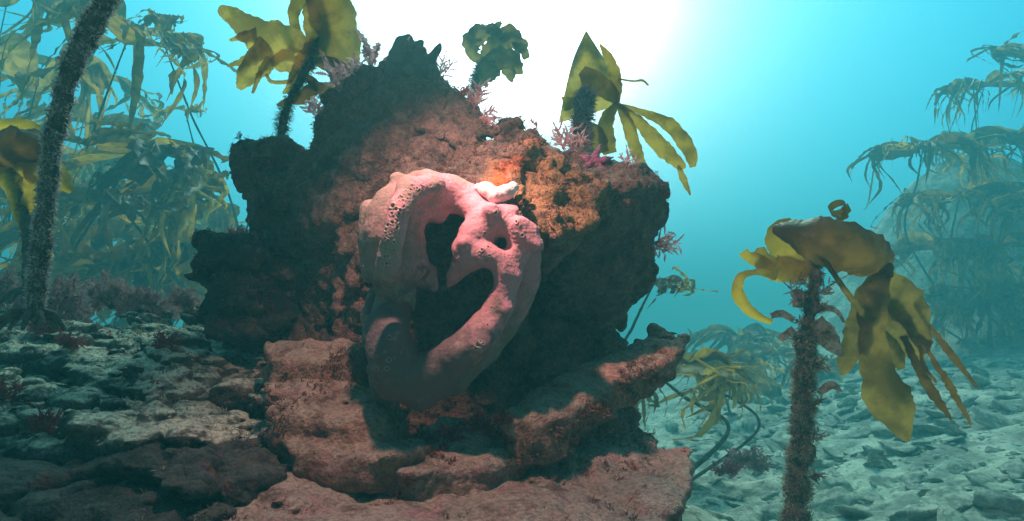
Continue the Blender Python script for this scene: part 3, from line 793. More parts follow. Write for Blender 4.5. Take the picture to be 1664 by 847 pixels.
# kelp right of the peak ------------------------------------------------------------
D = 1.55
k = root('kelp', P(945, 260, 1.3), 'kelp with pointed folded frond and hanging straps above the right shoulder', 'kelp')
stipe(k, PX([(942,262,1.25),(944,230,1.3),(946,195,1.35),(950,165,1.4),(955,150,1.42)]), [.017,.018,.018,.015,.008], M_STIPE, M_REDMAT, 3600, .015, .0022)
L = [loft(PX([(952,50,D),(932,95,D),(918,150,D),(908,200,D)]), PX([(953,50,D),(975,85,D),(1003,130,D),(1003,172,D)]), .05, ruffle=.02)]
blades(k, 'blade', L, M_BLADE_OLIVE)
D2 = 1.5
L = [strap([(975,72,D2,4),(992,100,D2,16),(1002,135,D2,18),(1004,170,D2,6)]), strap([(945,115,D2,18),(968,135,D2,36),(992,152,D2,26),(1004,170,D2,5)], ruffle=.05),
     strap([(915,170,D2,24),(930,166,D2,18),(945,160,D2,6)]),
     strap([(1003,168,D2,8),(988,190,D2,22),(985,220,D2,26),(992,250,D2,22)]), strap([(1005,170,D2,8),(1018,195,D2,18),(1032,240,D2,20),(1050,285,D2,10)]),
     strap([(1006,170,D2,6),(1040,200,D2,18),(1075,240,D2,26),(1105,268,D2,16),(1108,276,D2,4)]), strap([(1006,170,D2,5),(1050,185,D2,12),(1090,205,D2,22),(1120,245,D2,22),(1126,272,D2,10)], ragged=.06),
     strap([(1102,268,D2,4),(1110,290,D2,11),(1122,317,D2,3)]), strap([(1003,128,D2,3),(1028,132,D2,3),(1044,131,D2,4),(1054,139,D2,3)]),
     strap([(955,200,D2,10),(968,222,D2,34),(975,250,D2,30)])]
blades(k, 'blade', L, M_BLADE)

# main right kelp --------------------------------------------------------------------------
D = 1.12
k = root('kelp', P(1296, 1040, D), 'stout mossy kelp standing alone at right, golden drooping frond with curled top', 'kelp')
SP = [(1290,1040,D),(1294,860,D),(1300,740,D),(1306,620,D),(1312,540,D),(1320,480,D),(1326,440,D),(1326,415,D)]
stipe(k, PX(SP), [.018,.0175,.0165,.015,.014,.010,.0075,.006], M_STIPE, M_FUZZ_DARK, 4000, .008, .0018, rough=.8)
v_, f_, n_ = tube(PX(SP[1:5]), [.018,.0175,.0165,.015], rough=.6)
v, f = clumpy(v_, n_, 2200, 4, .008, .0016, .003, curl=.9); o = link('growth', to_mesh('growth', v, f), M_FUZZ_GREY, k); o['kind'] = 'stuff'
holdfast(k, P(1290, 1040, D), .07, M_STIPE)
L = [strap([(1258,372,D+.03,16),(1288,378,D,44),(1330,390,D-.03,70),(1385,405,D-.03,84),(1425,425,D,60),(1438,440,D,16)], cup=.7, ruffle=.03)]
hood = blades(k, 'blade', L, M_BLADE_BROWN); hood['label'] = 'dark brown hood-like fold of the frond'
L = [strap([(1288,358,D+.02,12),(1270,378,D+.03,42),(1282,412,D+.04,60),(1310,440,D+.03,40),(1325,452,D+.02,8)], cup=.5, ruffle=.04),
     strap([(1325,425,D+.03,30),(1290,432,D+.03,52),(1258,436,D+.04,40),(1240,422,D+.04,30),(1236,402,D+.04,12)], cup=.3, ruffle=.06),
     strap([(1255,438,D+.03,26),(1232,424,D+.03,22),(1214,416,D+.03,18),(1208,408,D+.03,14)], ragged=.1),
     strap([(1262,446,D,20),(1228,442,D,10),(1203,452,D,14),(1200,480,D,20),(1222,508,D,16),(1254,524,D,8)], cup=.5, ruffle=.03)]
disc = blades(k, 'blade', L, M_BLADE_GOLD); disc['label'] = 'bright golden lit part of the frond'
th = np.linspace(0, 2 * math.pi * 1.12, 20)
cc = P(1363, 338, D); rr = 16 * D / FPX
ring = [cc + RT * rr * math.cos(a) * 1.0 + FW * rr * math.sin(a) * .9 + UP * (.25 * rr * math.sin(a) + .0016 * a) for a in th]
L = [ribbon(ring, [.020] * 20, hint=UP * .15 + FW * 0, n=60) if False else None]
def curl_ring():
    n = 48; a = np.linspace(-.2, 2 * math.pi * 1.1, n); u = np.linspace(-1, 1, 7)
    w = .0105 * (1 - .3 * a / 7); up = UP * .78 + FW * .62; up = up / np.linalg.norm(up)
    c = cc[None] + (RT[None] * np.cos(a)[:, None] + (FW * .78 - UP * .62)[None] * np.sin(a)[:, None]) * (rr * (1 - .05 * a))[:, None]
    V = c[:, None] + up[None, None] * (u[None] * w[:, None])[..., None]
    return V.reshape(-1, 3), grid_faces(n, 7)
o = blades(k, 'curled_tip', [curl_ring(), strap([(1376,348,D,12),(1366,356,D-.01,10),(1350,368,D-.03,8)])], M_BLADE)
Dn = D - .02
L = [strap([(1325,398,Dn,7),(1345,430,Dn-.02,8),(1372,470,Dn-.02,9),(1395,500,Dn-.02,10),(1408,520,Dn,6)], cup=.6),
     strap([(1428,440,D,14),(1405,485,D,30),(1392,540,D,36),(1376,585,D,26),(1369,610,D,6)]),
     strap([(1434,445,Dn,24),(1418,490,Dn,44),(1418,540,Dn,40),(1422,590,Dn,46),(1440,640,Dn,68),(1462,690,Dn,42),(1476,718,Dn,6)], cup=.25, ruffle=.05),
     strap([(1436,445,D,24),(1462,480,D,58),(1486,520,D,44),(1500,558,D,24),(1504,575,D,6)]),
     strap([(1440,470,D+.02,26),(1456,520,D+.02,42),(1478,560,D+.02,38),(1500,588,D+.02,8)]),
     strap([(1425,540,D+.02,20),(1450,570,D+.02,30),(1465,600,D+.02,10)])]
blades(k, 'blade', L, M_BLADE_TAN)
L = [strap([(1468,545,D,10),(1492,598,D,13),(1520,645,D,15),(1546,682,D,4)], ragged=.15), strap([(1482,482,D,5),(1508,525,D,6),(1545,575,D,11),(1588,630,D,4)], ragged=.2),
     strap([(1496,540,D,4),(1515,582,D,7),(1545,630,D,11),(1578,690,D,4)], ragged=.25), strap([(1494,560,D,4),(1502,595,D,6),(1522,622,D,4)], ragged=.2),
     strap([(1490,545,D,8),(1505,552,D,14),(1516,558,D,5)], ragged=.2)]
blades(k, 'blade', L, M_BLADE_BROWN)
bud = [strap([(1432,425,D-.02,8),(1440,436,D-.02,20),(1440,455,D-.02,12)], cup=.8), strap([(1426,440,D-.02,10),(1444,445,D-.02,14),(1450,450,D-.02,6)], cup=.8)]
blades(k, 'blade', bud, M_BLADE_BROWN)
# dusky leafy bits and knobs on the stalk
L = [strap([(1325,520,1.1,24),(1345,550,1.1,34),(1370,580,1.1,6)]), strap([(1290,520,1.1,10),(1270,510,1.1,12),(1252,514,1.1,10)]),
     strap([(1295,500,1.1,14),(1298,480,1.1,16),(1290,470,1.1,6)]), strap([(1330,500,1.1,10),(1358,505,1.1,8),(1372,524,1.1,4)]), strap([(1290,535,1.1,12),(1272,548,1.1,12),(1268,553,1.1,8)]),
     strap([(1330,640,1.1,8),(1350,626,1.1,14),(1368,636,1.1,4)])]
for q_ in L[:]: link('epiphyte', to_mesh('epiphyte', *q_), M_FUZZ_DARK, k)
mossy = k


# --------------------------------------------------- procedural kelp for the middle and far distance
FAR = 1.9
def kelp(px, py, d, height, label, n=9, L=.5, w=.05, dirx=0, spread=1.0, rise=.5, mats=None, foot=None, group='kelp plants fading into the haze', fuzz=None, lean=.1, fz=500, flow=-.3, far=FAR):
    """forest kelp: leathery sheets arching from the stalk top, each torn into trailing fingers that drift with the swell"""
    d *= far; L *= far; w *= far
    top = P(px, py, d); base = np.array([top[0] + lean * far * random.choice((-1.5, -1, 1, 1.5)), top[1] + random.uniform(-.1, .2), 0]);
    base[2] = float(ground_z(base[0], base[1])) if foot is None else foot
    base[2] = min(base[2], top[2] - .2)
    k = root('kelp', base, label, 'kelp', group)
    mid = (base * .5 + top * .5) + np.array([random.uniform(-.22, .22) * far, random.uniform(-.1, .1), 0])
    rr = (.005 + .003 * random.random()) * far ** .4
    stipe(k, [base, mid, top * .6 + mid * .4 + [random.uniform(-.02, .02), 0, .0], top], [rr * 1.4, rr, rr * .9, rr * .6], M_STIPE, fuzz, fz, .018, .003)
    holdfast(k, base, .05, M_STIPE)
    ms = mats or [M_BLADE, M_BLADE_OLIVE]
    groups = [[] for _ in ms]
    sheets = max(3, n // 3)
    drift = np.array([flow * random.uniform(.5, 1.8) + random.uniform(-.25, .25), random.uniform(-.2, .2), random.uniform(-.1, .25)])
    for j in range(sheets):
        a = (j / max(1, sheets - 1) - .5) * 2 * spread * 1.6 + random.uniform(-.4, .4)
        out = np.array([math.sin(a) + dirx, -math.cos(a) * .5, 0]); out /= np.linalg.norm(out) + 1e-6
        l = L * random.uniform(.6, 1.25); up = rise * random.uniform(-.2, 1.4); gv = random.uniform(.3, 1.15)
        e1 = top + out * l * .22 + [0, 0, l * .22 * up]
        e2 = top + out * l * .48 + [0, 0, l * .20 * up - .03 * l]
        e3 = top + out * l * .66 + drift * l * .2 + [0, 0, -.18 * l * gv]
        ww = w * random.uniform(2.0, 3.0)
        nv = np.array([0, -.55, .8]) + out * .5 + rng.normal(0, .25, 3); nv /= np.linalg.norm(nv)
        g = groups[j % len(ms)]
        g.append(ribbon([top, e1, e2, e3], [ww * .15, ww * .9, ww * 1.15, ww * .7], hint=nv, n=36, m=12, ragged=.03, ruffle=.10, cup=.35, freq=2))
        sd = np.cross(e2 - e1, nv); sd /= np.linalg.norm(sd) + 1e-6
        nf = random.randint(6, 11)
        for q in range(nf):
            u = (q / (nf - 1) - .5); fl = l * random.uniform(.35, 1.0); fw = ww * random.uniform(.07, .22)
            q0 = e2 + sd * u * ww * .85; q1 = e3 + sd * u * ww * 1.1 + rng.normal(0, .02 * l, 3)
            q2 = q1 + (out * .25 + drift * .7) * fl * .5 + sd * u * .2 * fl + [0, 0, -.38 * fl * gv] + rng.normal(0, .12 * l, 3)
            q3 = q2 + (drift * random.uniform(.3, 1.6) + rng.normal(0, .22, 3)) * fl * .5 + [0, 0, -.42 * fl * gv]
            g.append(ribbon([q0, q1, q2, q3], [fw * 1.1, fw, fw * random.uniform(.6, 1.2), fw * .08], hint=nv + rng.normal(0, .3, 3), n=26, m=5, ragged=.07, ruffle=.22, twist=random.uniform(-70, 70)))
    for g, m in zip(groups, ms):
        if g: blades(k, 'blade', g, m)
    return k
G_ = 'kelp forest on the left'
MB = [M_BLADE, M_BLADE_OLIVE]
for x, y, d, n, L_, w_, dx, mm, lb in [
  (205, 70, 1.9, 14, .36, .060, .3, MB, 'tall kelp with broad crown right behind the top of the fuzzy left stalk'),
  (262, 60, 2.2, 10, .26, .050, .5, MB, 'kelp crown drooping toward open water, right of the tallest left crown'),
  (225, 245, 1.75, 12, .32, .070, .3, [M_BLADE_GOLD, M_BLADE, M_BLADE_BROWN], 'yellow kelp crown in the middle of the left kelp forest'),
  (275, 300, 1.7, 14, .28, .045, .3, [M_BLADE, M_BLADE_BROWN, M_BLADE_OLIVE], 'brown-gold kelp low in the left forest with many narrow straps'),
  (200, 340, 1.6, 14, .30, .045, .1, [M_BLADE_OLIVE, M_BLADE, M_BLADE_BROWN], 'low tangled kelp just right of the fuzzy stalk foot'),
  (60, 140, 2.3, 12, .46, .050, -.5, [M_BLADE_OLIVE], 'hazy kelp with long straps at the upper left edge'),
  (150, 200, 2.6, 14, .36, .060, 0, [M_BLADE_OLIVE, M_BLADE], 'pale kelp half hidden by the fuzzy stalk'),
  (300, 178, 2.5, 7, .16, .030, .4, [M_BLADE_OLIVE], 'small thin kelp standing alone at the right side of the left forest'),
  (130, 300, 2.4, 16, .50, .055, 0, [M_BLADE_OLIVE, M_BLADE_BROWN], 'dull kelp filling the back of the left kelp forest'),
  (240, 400, 2.2, 16, .40, .045, 0, [M_BLADE_OLIVE, M_BLADE_BROWN], 'dull kelp low behind the silty slabs'),
  (20, 330, 2.0, 14, .42, .055, 0, [M_BLADE_BROWN, M_BLADE_OLIVE], 'dull brown kelp low at the left edge behind the fuzzy stalk'),
  (90, 390, 1.9, 14, .36, .045, 0, [M_BLADE_OLIVE, M_BLADE_BROWN], 'low dark kelp right behind the foot of the fuzzy stalk'),
  (170, 420, 1.7, 16, .30, .055, .1, [M_BLADE, M_BLADE_BROWN, M_BLADE_OLIVE], 'golden-brown kelp low behind the red seaweed of the slabs'),
  (250, 430, 1.8, 16, .28, .050, .2, [M_BLADE_OLIVE, M_BLADE_GOLD], 'bright-tipped kelp low behind the rear edge of the flat silty slab'),
  (310, 350, 2.3, 14, .30, .040, .2, [M_BLADE, M_BLADE_OLIVE], 'pale kelp low behind the small dark rock'),
  (120, 130, 2.9, 14, .45, .070, .1, [M_BLADE_OLIVE, M_BLADE], 'large faint kelp behind the crowns at upper left'),
  (190, 270, 3.2, 18, .55, .070, .1, [M_BLADE_OLIVE, M_BLADE], 'large faint kelp behind the yellow crown of the left forest'),
  (270, 380, 3.0, 18, .50, .060, .1, [M_BLADE_OLIVE, M_BLADE], 'large faint low kelp farthest back in the left forest'),
  (205, 465, 2.1, 16, .30, .050, 0, [M_BLADE_BROWN, M_BLADE_OLIVE], 'dull kelp just showing over the rear edge of the flat silty slab'),
  (285, 470, 2.0, 16, .26, .045, 0, [M_BLADE_OLIVE, M_BLADE], 'kelp just showing left of the small dark rock, over the silty slab'),
  (120, 470, 2.2, 16, .30, .050, 0, [M_BLADE_BROWN, M_BLADE_OLIVE], 'dull kelp behind the seaweed cushion at the stalk foot'),
  (10, 10, 2.4, 8, .30, .060, -.2, [M_BLADE_OLIVE], 'faint grey-green kelp tuft in the top left corner'),
  (325, 400, 1.75, 12, .20, .035, .1, [M_BLADE, M_BLADE_GOLD], 'low yellow-green kelp between the left forest and the small dark rock')]:
    kelp(x, y, d, 1, lb, n, L_, w_, dx, 1, .6, mm, group=G_, far=2.0, lean=.3)
# big near brown fold at left edge
D = 1.25
k = root('kelp', P(45, 480, D), 'orange-brown kelp with wide folded frond cut by the left edge', 'kelp', G_)
stipe(k, PX([(45,480,D),(45,400,D),(38,330,D),(20,270,D)]), [.010,.009,.008,.006], M_STIPE, M_FUZZ_DARK, 700, .012, .002)
holdfast(k, P(45, 485, D), .035, M_STIPE)
L = [strap([(20,262,D,40),(-30,250,D,60),(-90,262,D,60),(-140,300,D,30)], ruffle=.05), strap([(-60,240,D-.02,50),(0,242,D-.02,62),(48,238,D-.02,66),(72,222,D,30)], cup=.6, ruffle=.03)]
blades(k, 'blade', L, M_BLADE_BROWN)
L = [strap([(-60,205,D,14),(0,204,D,18),(45,203,D,18),(64,212,D,10)], ruffle=.05), strap([(50,225,D,50),(64,262,D,62),(92,290,D,40),(118,312,D,10)], cup=.4),
     strap([(20,262,D,40),(32,300,D,46),(36,340,D,26),(40,380,D,8)]), strap([(60,270,D,30),(55,320,D,30),(30,350,D,8)])]
blades(k, 'blade', L, M_BLADE_GOLD)
# behind the boulder
D = 2.5
base_ = P(760, 300, D); base_[2] = float(ground_z(base_[0], base_[1]))
k = root('kelp', base_, 'bluish backlit kelp clump against the bright glow above the boulder', 'kelp', 'kelp plants behind the boulder')
stipe(k, [base_, P(758,330,D), P(764,200,D), P(772,140,D), P(785,105,D)], [.02,.017,.016,.014,.01], M_STIPE, M_FUZZ_DARK, 2600, .03, .003)
holdfast(k, base_, .07, M_STIPE)
L = [strap([(782,104,D,10),(768,84,D,26),(772,62,D,34),(792,52,D,30),(812,58,D,16),(822,66,D,5)], cup=.5, ruffle=.2, ragged=.2), strap([(784,104,D,10),(800,76,D,30),(826,62,D,34),(846,74,D,26),(857,96,D,8)], cup=.5, ruffle=.2, ragged=.2),
     strap([(784,106,D-.05,10),(806,96,D-.05,40),(830,98,D-.05,30),(848,110,D-.05,6)], cup=.5, ruffle=.2, ragged=.2),
     strap([(790,100,D-.1,30),(792,120,D-.1,30),(785,140,D-.1,8)], ragged=.2), strap([(815,100,D,24),(828,118,D,20),(832,134,D,5)], ragged=.2),
     strap([(835,80,D,24),(852,72,D,14),(856,66,D,3)]), strap([(775,70,D,20),(768,52,D,14),(778,42,D,4)]), strap([(800,60,D,24),(806,44,D,16),(815,36,D,4)], ragged=.2),
     strap([(820,62,D,16),(830,50,D,10),(846,58,D,4)]), strap([(800,105,D,16),(808,118,D,12),(812,124,D,4)]), strap([(838,95,D,18),(842,112,D,16),(850,120,D,4)], ragged=.2)]
blades(k, 'blade', L, M_BLADE_TAN)
kelp(1062, 462, 1.9, .4, 'small yellow-brown kelp peeping out right of the boulder foot', 9, .19, .035, .35, .8, .8, [M_BLADE, M_BLADE_BROWN, M_BLADE_OLIVE], group='kelp plants behind the boulder', lean=.0, far=1.4)
kelp(1120, 590, 1.75, .3, 'drooping olive kelp with straps hanging behind the tilted ledge', 24, .28, .025, .1, 1, .5, [M_BLADE_OLIVE, M_BLADE_TAN, M_BLADE], group='kelp plants behind the boulder', lean=0, far=1.5)
kelp(1068, 610, 1.7, .3, 'short dark kelp close behind the tip of the tilted ledge', 12, .26, .035, .0, 1, .5, [M_BLADE_OLIVE, M_BLADE], group='kelp plants behind the boulder', lean=0, far=1.6)
kelp(1240, 640, 2.6, .3, 'little upright kelp on the rubble just left of the mossy stalk', 9, .16, .03, 0, 1, 1.2, [M_BLADE_OLIVE, M_BLADE_BROWN])
GF = 'far kelp plants fading into the haze at right'
for x, y, d, n, l, lb in [(1200,545,4.0,18,.5,'hazy low kelp clump far behind, left of the mossy stalk'),(1262,575,3.6,16,.4,'hazy kelp clump just behind the mossy stalk'),(1165,590,3.0,14,.3,'dull kelp clump in the gap right of the drooping olive kelp'),
        (1345,600,3.4,14,.3,'faint low kelp right of the mossy stalk'),(1510,480,3.3,18,.3,'faint kelp bush at the foot of the right slope, nearest of its bank'),(1590,490,3.2,20,.35,'faint kelp bush low beneath the tall ones on the right slope'),(1655,470,3.1,18,.35,'faint kelp bush low at the right edge'),(1430,520,4.4,14,.25,'faintest small kelp bush left of the right-hand bank'),
        (1500,240,3.6,16,.42,'leftmost of the tall faint kelps on the right slope'),(1560,320,3.6,20,.5,'faint brownish kelp in the middle of the right slope'),
        (1600,140,4.2,16,.6,'highest faint kelp toward the right edge'),(1650,230,3.8,18,.6,'tall faint kelp at the right edge'),(1530,400,3.6,20,.5,'faint bushy kelp low on the right slope'),(1620,400,3.5,20,.5,'faint dark kelp low at the right edge'),
        (1700,80,4.0,14,.7,'faint kelp leaning in from beyond the top of the right edge'),(1475,455,4.4,16,.4,'faintest low kelp at the foot of the right slope'),(1700,320,3.4,16,.6,'faint kelp half cut by the right edge'),(1580,230,4.6,18,.6,'faint kelp behind the tall ones on the right slope')]:
    kelp(x, y, min(d * 1.55, 3.1 * FPX / max(60, 553 - y)) / 1.55, 1, lb, n + 8, l * .95, .05, 0, 1, .4, [M_BLADE_BROWN, M_BLADE_OLIVE], group=GF, far=1.55, lean=.05, flow=random.uniform(-.4, .4))

# ------------------------------------------------------------------ red seaweeds
def leaf(p0, dr, L, w, lobes=7, bend=None, hint=None):
    n = 34; t = np.linspace(0, 1, n)
    b = rng.normal(0, .22, 3) if bend is None else bend
    c = p0[None] + dr[None] * (L * t)[:, None] + b[None] * (L * t ** 2)[:, None]
    wp = w * (np.sin(np.clip(t * 1.05, 0, 1) * math.pi) ** .6 * .6 + .12) * (1 + .35 * np.sign(np.sin(t * lobes * 6.28)) * np.abs(np.sin(t * lobes * 6.28)))
    k = [tuple(x) for x in c]
    T = np.gradient(c, axis=0); T /= np.linalg.norm(T, axis=1, keepdims=True)
    H = (c / np.linalg.norm(c, axis=1, keepdims=True)) + rng.normal(0, .35, 3)
    s = np.cross(T, H); s /= np.linalg.norm(s, axis=1, keepdims=True); nn = np.cross(T, s)
    u = np.linspace(-1, 1, 5)
    V = c[:, None] + s[:, None] * (u[None] * wp[:, None] * .5)[..., None] + nn[:, None] * (.18 * wp[:, None] * np.abs(u[None]) * np.sin(t[:, None] * 22 + u[None]))[..., None]
    return V.reshape(-1, 3), grid_faces(n, 5)
def sprig(p0, dr, L, w, depth=2):
    """branching flat frond"""
    out = [leaf(p0, dr, L, w * .45, 6)]
    if depth:
        for k in range(5):
            t = .2 + .15 * k; s_ = 1 if k % 2 else -1
            side = np.cross(dr, FW); side /= np.linalg.norm(side) + 1e-6
            d2 = dr * .75 + side * s_ * .75 + rng.normal(0, .12, 3); d2 /= np.linalg.norm(d2)
            out += sprig(p0 + dr * L * t, d2, L * .5 * (1 - .3 * t), w * .8, depth - 1)
    return out
def red_tuft(px, py, d, ang, spread, n, Lp, wp, mat, label, style='leaf', group='red seaweed tufts', depth=1):
    b = snap(px, py, d, SURF_R if py > 440 else SURF_B) if px < 1120 and d < 1.6 else P(px, py, d); d = float(b @ FW)
    k = root('red_seaweed', b, label, 'seaweed', group)
    for j in range(n):
        a = R(ang + spread * ((j / max(1, n - 1)) - .5) * 2 + random.uniform(-8, 8)); dr = RT * math.cos(a) + UP * math.sin(a) + FW * random.uniform(-.35, .35); dr /= np.linalg.norm(dr)
        L = Lp * d / FPX * random.uniform(.7, 1.1); w = wp * d / FPX
        p0 = b + rng.normal(0, .003, 3)
        v, f = leaf(p0, dr, L, w, random.randint(4, 8)) if style == 'leaf' else join(sprig(p0, dr, L, w, depth))
        link('frond', to_mesh('frond', v, f), mat, k)
    return k
red_tuft(604, 95, 1.14, 95, 22, 5, 62, 15, M_REDALGA, 'pale pink leafy seaweed standing tall on the left of the peak')
red_tuft(625, 92, 1.14, 25, 18, 3, 50, 14, M_REDALGA, 'pink leafy seaweed leaning right just beside the finger sponge', 'leaf')
red_tuft(552, 160, 1.17, 95, 28, 4, 58, 20, M_REDALGA, 'broad pink frilly seaweed on the left slope of the peak', 'sprig')
red_tuft(512, 190, 1.2, 100, 30, 4, 40, 16, M_REDALGA, 'small pink frilly seaweed beside the fuzzy kelp stalk, left slope', 'sprig')
red_tuft(580, 120, 1.15, 110, 30, 4, 34, 14, M_REDALGA, 'short pink seaweed between the two taller tufts of the left slope', 'sprig')
red_tuft(718, 122, 1.12, 75, 20, 4, 42, 8, M_REDALGA, 'thin pink seaweed right of the finger sponge', 'sprig')
red_tuft(772, 180, 1.11, 85, 25, 4, 44, 14, M_REDALGA, 'pink seaweed on the right edge of the peak, pointing up', 'sprig')
red_tuft(778, 192, 1.11, 15, 25, 4, 38, 14, M_REDALGA, 'pink seaweed on the right edge of the peak, pointing right', 'sprig')
red_tuft(915, 232, 1.1, 95, 35, 5, 42, 12, M_REDALGA, 'pink wispy seaweed left of the kelp stalk on the right shoulder', 'sprig')
red_tuft(938, 238, 1.12, 100, 40, 5, 30, 9, M_REDALGA, 'pink wispy seaweed at the base of the stalk on the right shoulder', 'sprig')
red_tuft(1022, 262, 1.12, 80, 40, 4, 22, 8, M_REDALGA, 'tiny pink seaweed on the right end of the right shoulder', 'sprig')
red_tuft(1066, 402, 1.17, 10, 38, 6, 42, 12, M_REDALGA, 'branching pink seaweed growing from the right wall of the boulder', 'sprig')
red_tuft(1078, 320, 1.1, 20, 40, 4, 14, 6, M_REDDARK, 'tiny dark seaweed on the right corner of the boulder', 'sprig')
red_tuft(392, 218, 1.27, 110, 30, 4, 12, 5, M_REDDARK, 'tiny dark seaweed on the left corner of the boulder', 'sprig')
red_tuft(748, 158, 1.11, 70, 30, 4, 22, 8, M_REDDARK, 'dark red seaweed sprig high on the right slope of the peak', 'sprig')
red_tuft(870, 200, 1.09, 85, 40, 4, 12, 6, M_REDDARK, 'short dark seaweed on the round middle shoulder', 'sprig')
for y, s_, L_ in [(462,-1,26),(478,1,34),(492,-1,40),(505,1,30),(528,-1,30),(545,1,26),(566,-1,22),(600,1,30),(622,-1,24),(655,1,26),(690,-1,26),(715,1,30),(742,-1,24),(775,1,26),(800,-1,22)]:
    t = (y - 450) / 400; b_ = P(1322 - 22 * t + s_ * 10, y, 1.1); parts = []
    for j in range(3):
        a_ = R(90 - s_ * random.uniform(25, 95)); dr = RT * math.cos(a_) + UP * math.sin(a_) + FW * random.uniform(-.6, .3); dr /= np.linalg.norm(dr)
        parts += sprig(b_, dr, L_ * .85 / FPX * random.uniform(.5, 1.3), .012, 1)
    link('epiphyte', to_mesh('epiphyte', *join(parts)), M_FUZZ_DARK, mossy)
# left rocks
LT = [(20,500,1.35,60,'wide dusky pink seaweed cushion at the left edge above the slabs',M_REDMAT),(95,505,1.3,60,'dusky pink seaweed below the fuzzy left stalk',M_REDMAT),(165,512,1.35,55,'dusky pink seaweed right of the stalk foot',M_REDMAT),
      (235,505,1.4,40,'dusky pink seaweed on the rear edge of the flat silty slab',M_REDMAT),(352,384,1.15,44,'pink seaweed clump on top of the small dark rock',M_REDALGA),(300,500,1.5,36,'pink seaweed on the back of the flat silty slab',M_REDMAT),
      (70,540,1.2,26,'dark red seaweed on the upper lip of the dark silty slab',M_REDDARK),(115,560,1.15,24,'dark red seaweed trailing over the dark silty slab',M_REDDARK),(14,650,1.0,34,'dark red seaweed at the left edge of the long pale slab',M_REDDARK),
      (78,700,.84,34,'dark red seaweed clump on the front of the long pale slab',M_REDDARK),(270,560,1.15,24,'dull red seaweed in the middle of the flat silty slab',M_REDDARK),(780,700,.84,30,'dark red seaweed clump directly beneath the sponge',M_REDDARK),
      (735,715,.82,24,'dark red seaweed left of the clump beneath the sponge',M_REDDARK),(820,690,.85,22,'dark red seaweed at the lower tip of the tilted ledge',M_REDDARK),(1180,770,1.7,22,'dark red seaweed on rubble right of the broad slab',M_REDDARK),
      (1215,760,1.9,40,'brownish seaweed on rubble beside the mossy stalk',M_REDMAT)]
for x, y, d, s_, lb, mt in LT:
    red_tuft(x, y, d, 90, 85, 11, s_, s_ * .32, mt, lb, 'sprig', depth=2)

# ------------------------------------------------------------------ rubble
def stone_mesh(seed, ico=3):
    bm = bmesh.new(); bmesh.ops.create_icosphere(bm, subdivisions=ico, radius=1.0)
    me = bpy.data.meshes.new('stone'); bm.to_mesh(me); bm.free()
    c, n = co_no(me); r_ = np.random.default_rng(seed); A = r_.normal(0, 1, (14, 3)); A /= np.linalg.norm(A, axis=1, keepdims=True)
    off = r_.uniform(.38, .8, 14); s = np.ones(len(c))
    for a, o_ in zip(A, off):
        dt_ = c @ a; s = np.minimum(s, np.where(dt_ > 0.05, o_ / np.maximum(dt_, .05), 9))
    c = c * s[:, None]; c = c * (1 + .12 * fbm(c + seed, 2.2, 3, seed) + .10 * ridge(c + seed, 4.5, 2, seed + 1))[:, None] * r_.uniform([.9, .7, .28], [1.5, 1.2, .65])
    set_co(me, c); me.polygons.foreach_set('use_smooth', np.ones(len(me.polygons), bool)); return me
SM = [stone_mesh(s, 4) for s in range(10)]
for m in SM: m.materials.append(M_STONE)
def place(count, smin_, smax):
    out = []
    while len(out) < count:
        x = random.uniform(.1, 4.6); y = random.uniform(1.4, 5.0)
        z = float(ground_z(x, y)); c = np.array([x, y, z]); d = c @ FW
        if d < 1.2: continue
        u = 832 + FPX * (c @ RT) / d; v = 423.5 - FPX * (c @ UP) / d
        if not (1080 < u < 1720 and 440 < v < 900): continue
        if random.random() > (1.9 / d) ** 1.2: continue
        out.append((x, y, z, random.uniform(smin_, smax)))
    return out
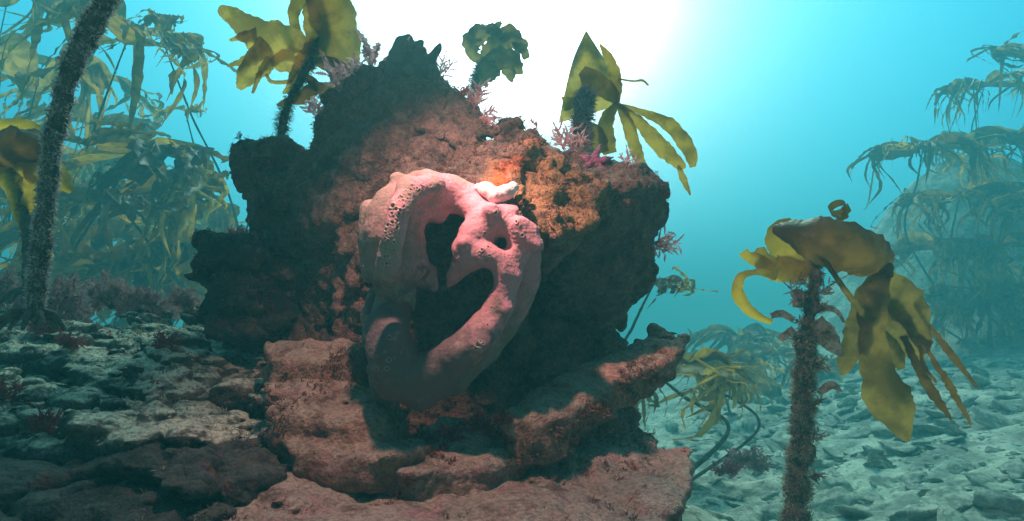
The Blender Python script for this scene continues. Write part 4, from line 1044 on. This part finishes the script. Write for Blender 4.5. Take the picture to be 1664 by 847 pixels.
for i, (x, y, z, s) in enumerate(place(285, .03, .095)):
    o = bpy.data.objects.new('stone', SM[i % 10]); COL.objects.link(o); o.location = (x, y, z + s * .32)
    o.rotation_euler = (random.uniform(-.6, .6), random.uniform(-.6, .6), random.random() * 6.28); o.scale = (s, s, s * random.uniform(.7, 1.1))
    tag(o, 'pale angular stone in the rubble slope at lower right', 'stone', 'pale rubble stones on the seabed')
small = []; lo = [stone_mesh(s + 40, 1) for s in range(4)]
LO = []
for m in lo:
    c, n = co_no(m); f = np.array([p.vertices[:] for p in m.polygons]); LO.append((c, f))
for x, y, z, s in place(6500, .008, .030):
    c, f = random.choice(LO); a = random.random() * 6.28; Rm = np.array([[math.cos(a), -math.sin(a), 0], [math.sin(a), math.cos(a), 0], [0, 0, 1]])
    small.append(((c @ Rm.T) * s + [x, y, z + s * .3], f))
v, f = join(small); o = link('gravel', to_mesh('gravel', v, f, smooth=False), M_STONE); tag(o, 'pale broken gravel and shell bits between the larger stones', 'gravel', kind='stuff')

# ------------------------------------------------------------------ the water's haze
def haze():
    m = bpy.data.materials.new('water_haze'); m.use_nodes = True; t = m.node_tree; t.nodes.clear()
    o = t.nodes.new('ShaderNodeOutputMaterial'); v = t.nodes.new('ShaderNodeVolumePrincipled')
    v.inputs['Color'].default_value = (0.13, 0.56, 0.64, 1); v.inputs['Density'].default_value = 0.103
    v.inputs['Anisotropy'].default_value = 0.15
    t.links.new(v.outputs[0], o.inputs['Volume'])
    bm = bmesh.new(); bmesh.ops.create_cube(bm, size=1)
    for q in bm.verts: q.co = Vector((q.co.x * 120, (70 if q.co.y > 0 else -1.2), (3.6 if q.co.z > 0 else -5.5)))
    me = bpy.data.meshes.new('haze'); bm.to_mesh(me); bm.free(); me.materials.append(m)
    ob = bpy.data.objects.new('haze', me); COL.objects.link(ob); ob['kind'] = 'stuff'
haze()
# ------------------------------------------------------------------ specks drifting in the water
spk = []
for q in range(420):
    d = .35 + 2.6 * random.random() ** .7; c = P(random.uniform(-40, 1700), random.uniform(-30, 800), d); r = random.choice((.0004, .0005, .0007, .001)) * (.5 + d * .5)
    v, f = LO[q % 4]; spk.append((v * r + c, f))
v, f = join(spk); o = link('drifting_specks', to_mesh('drifting_specks', v, f), M_STONE); tag(o, 'tiny pale specks drifting in the water', 'specks', kind='stuff')
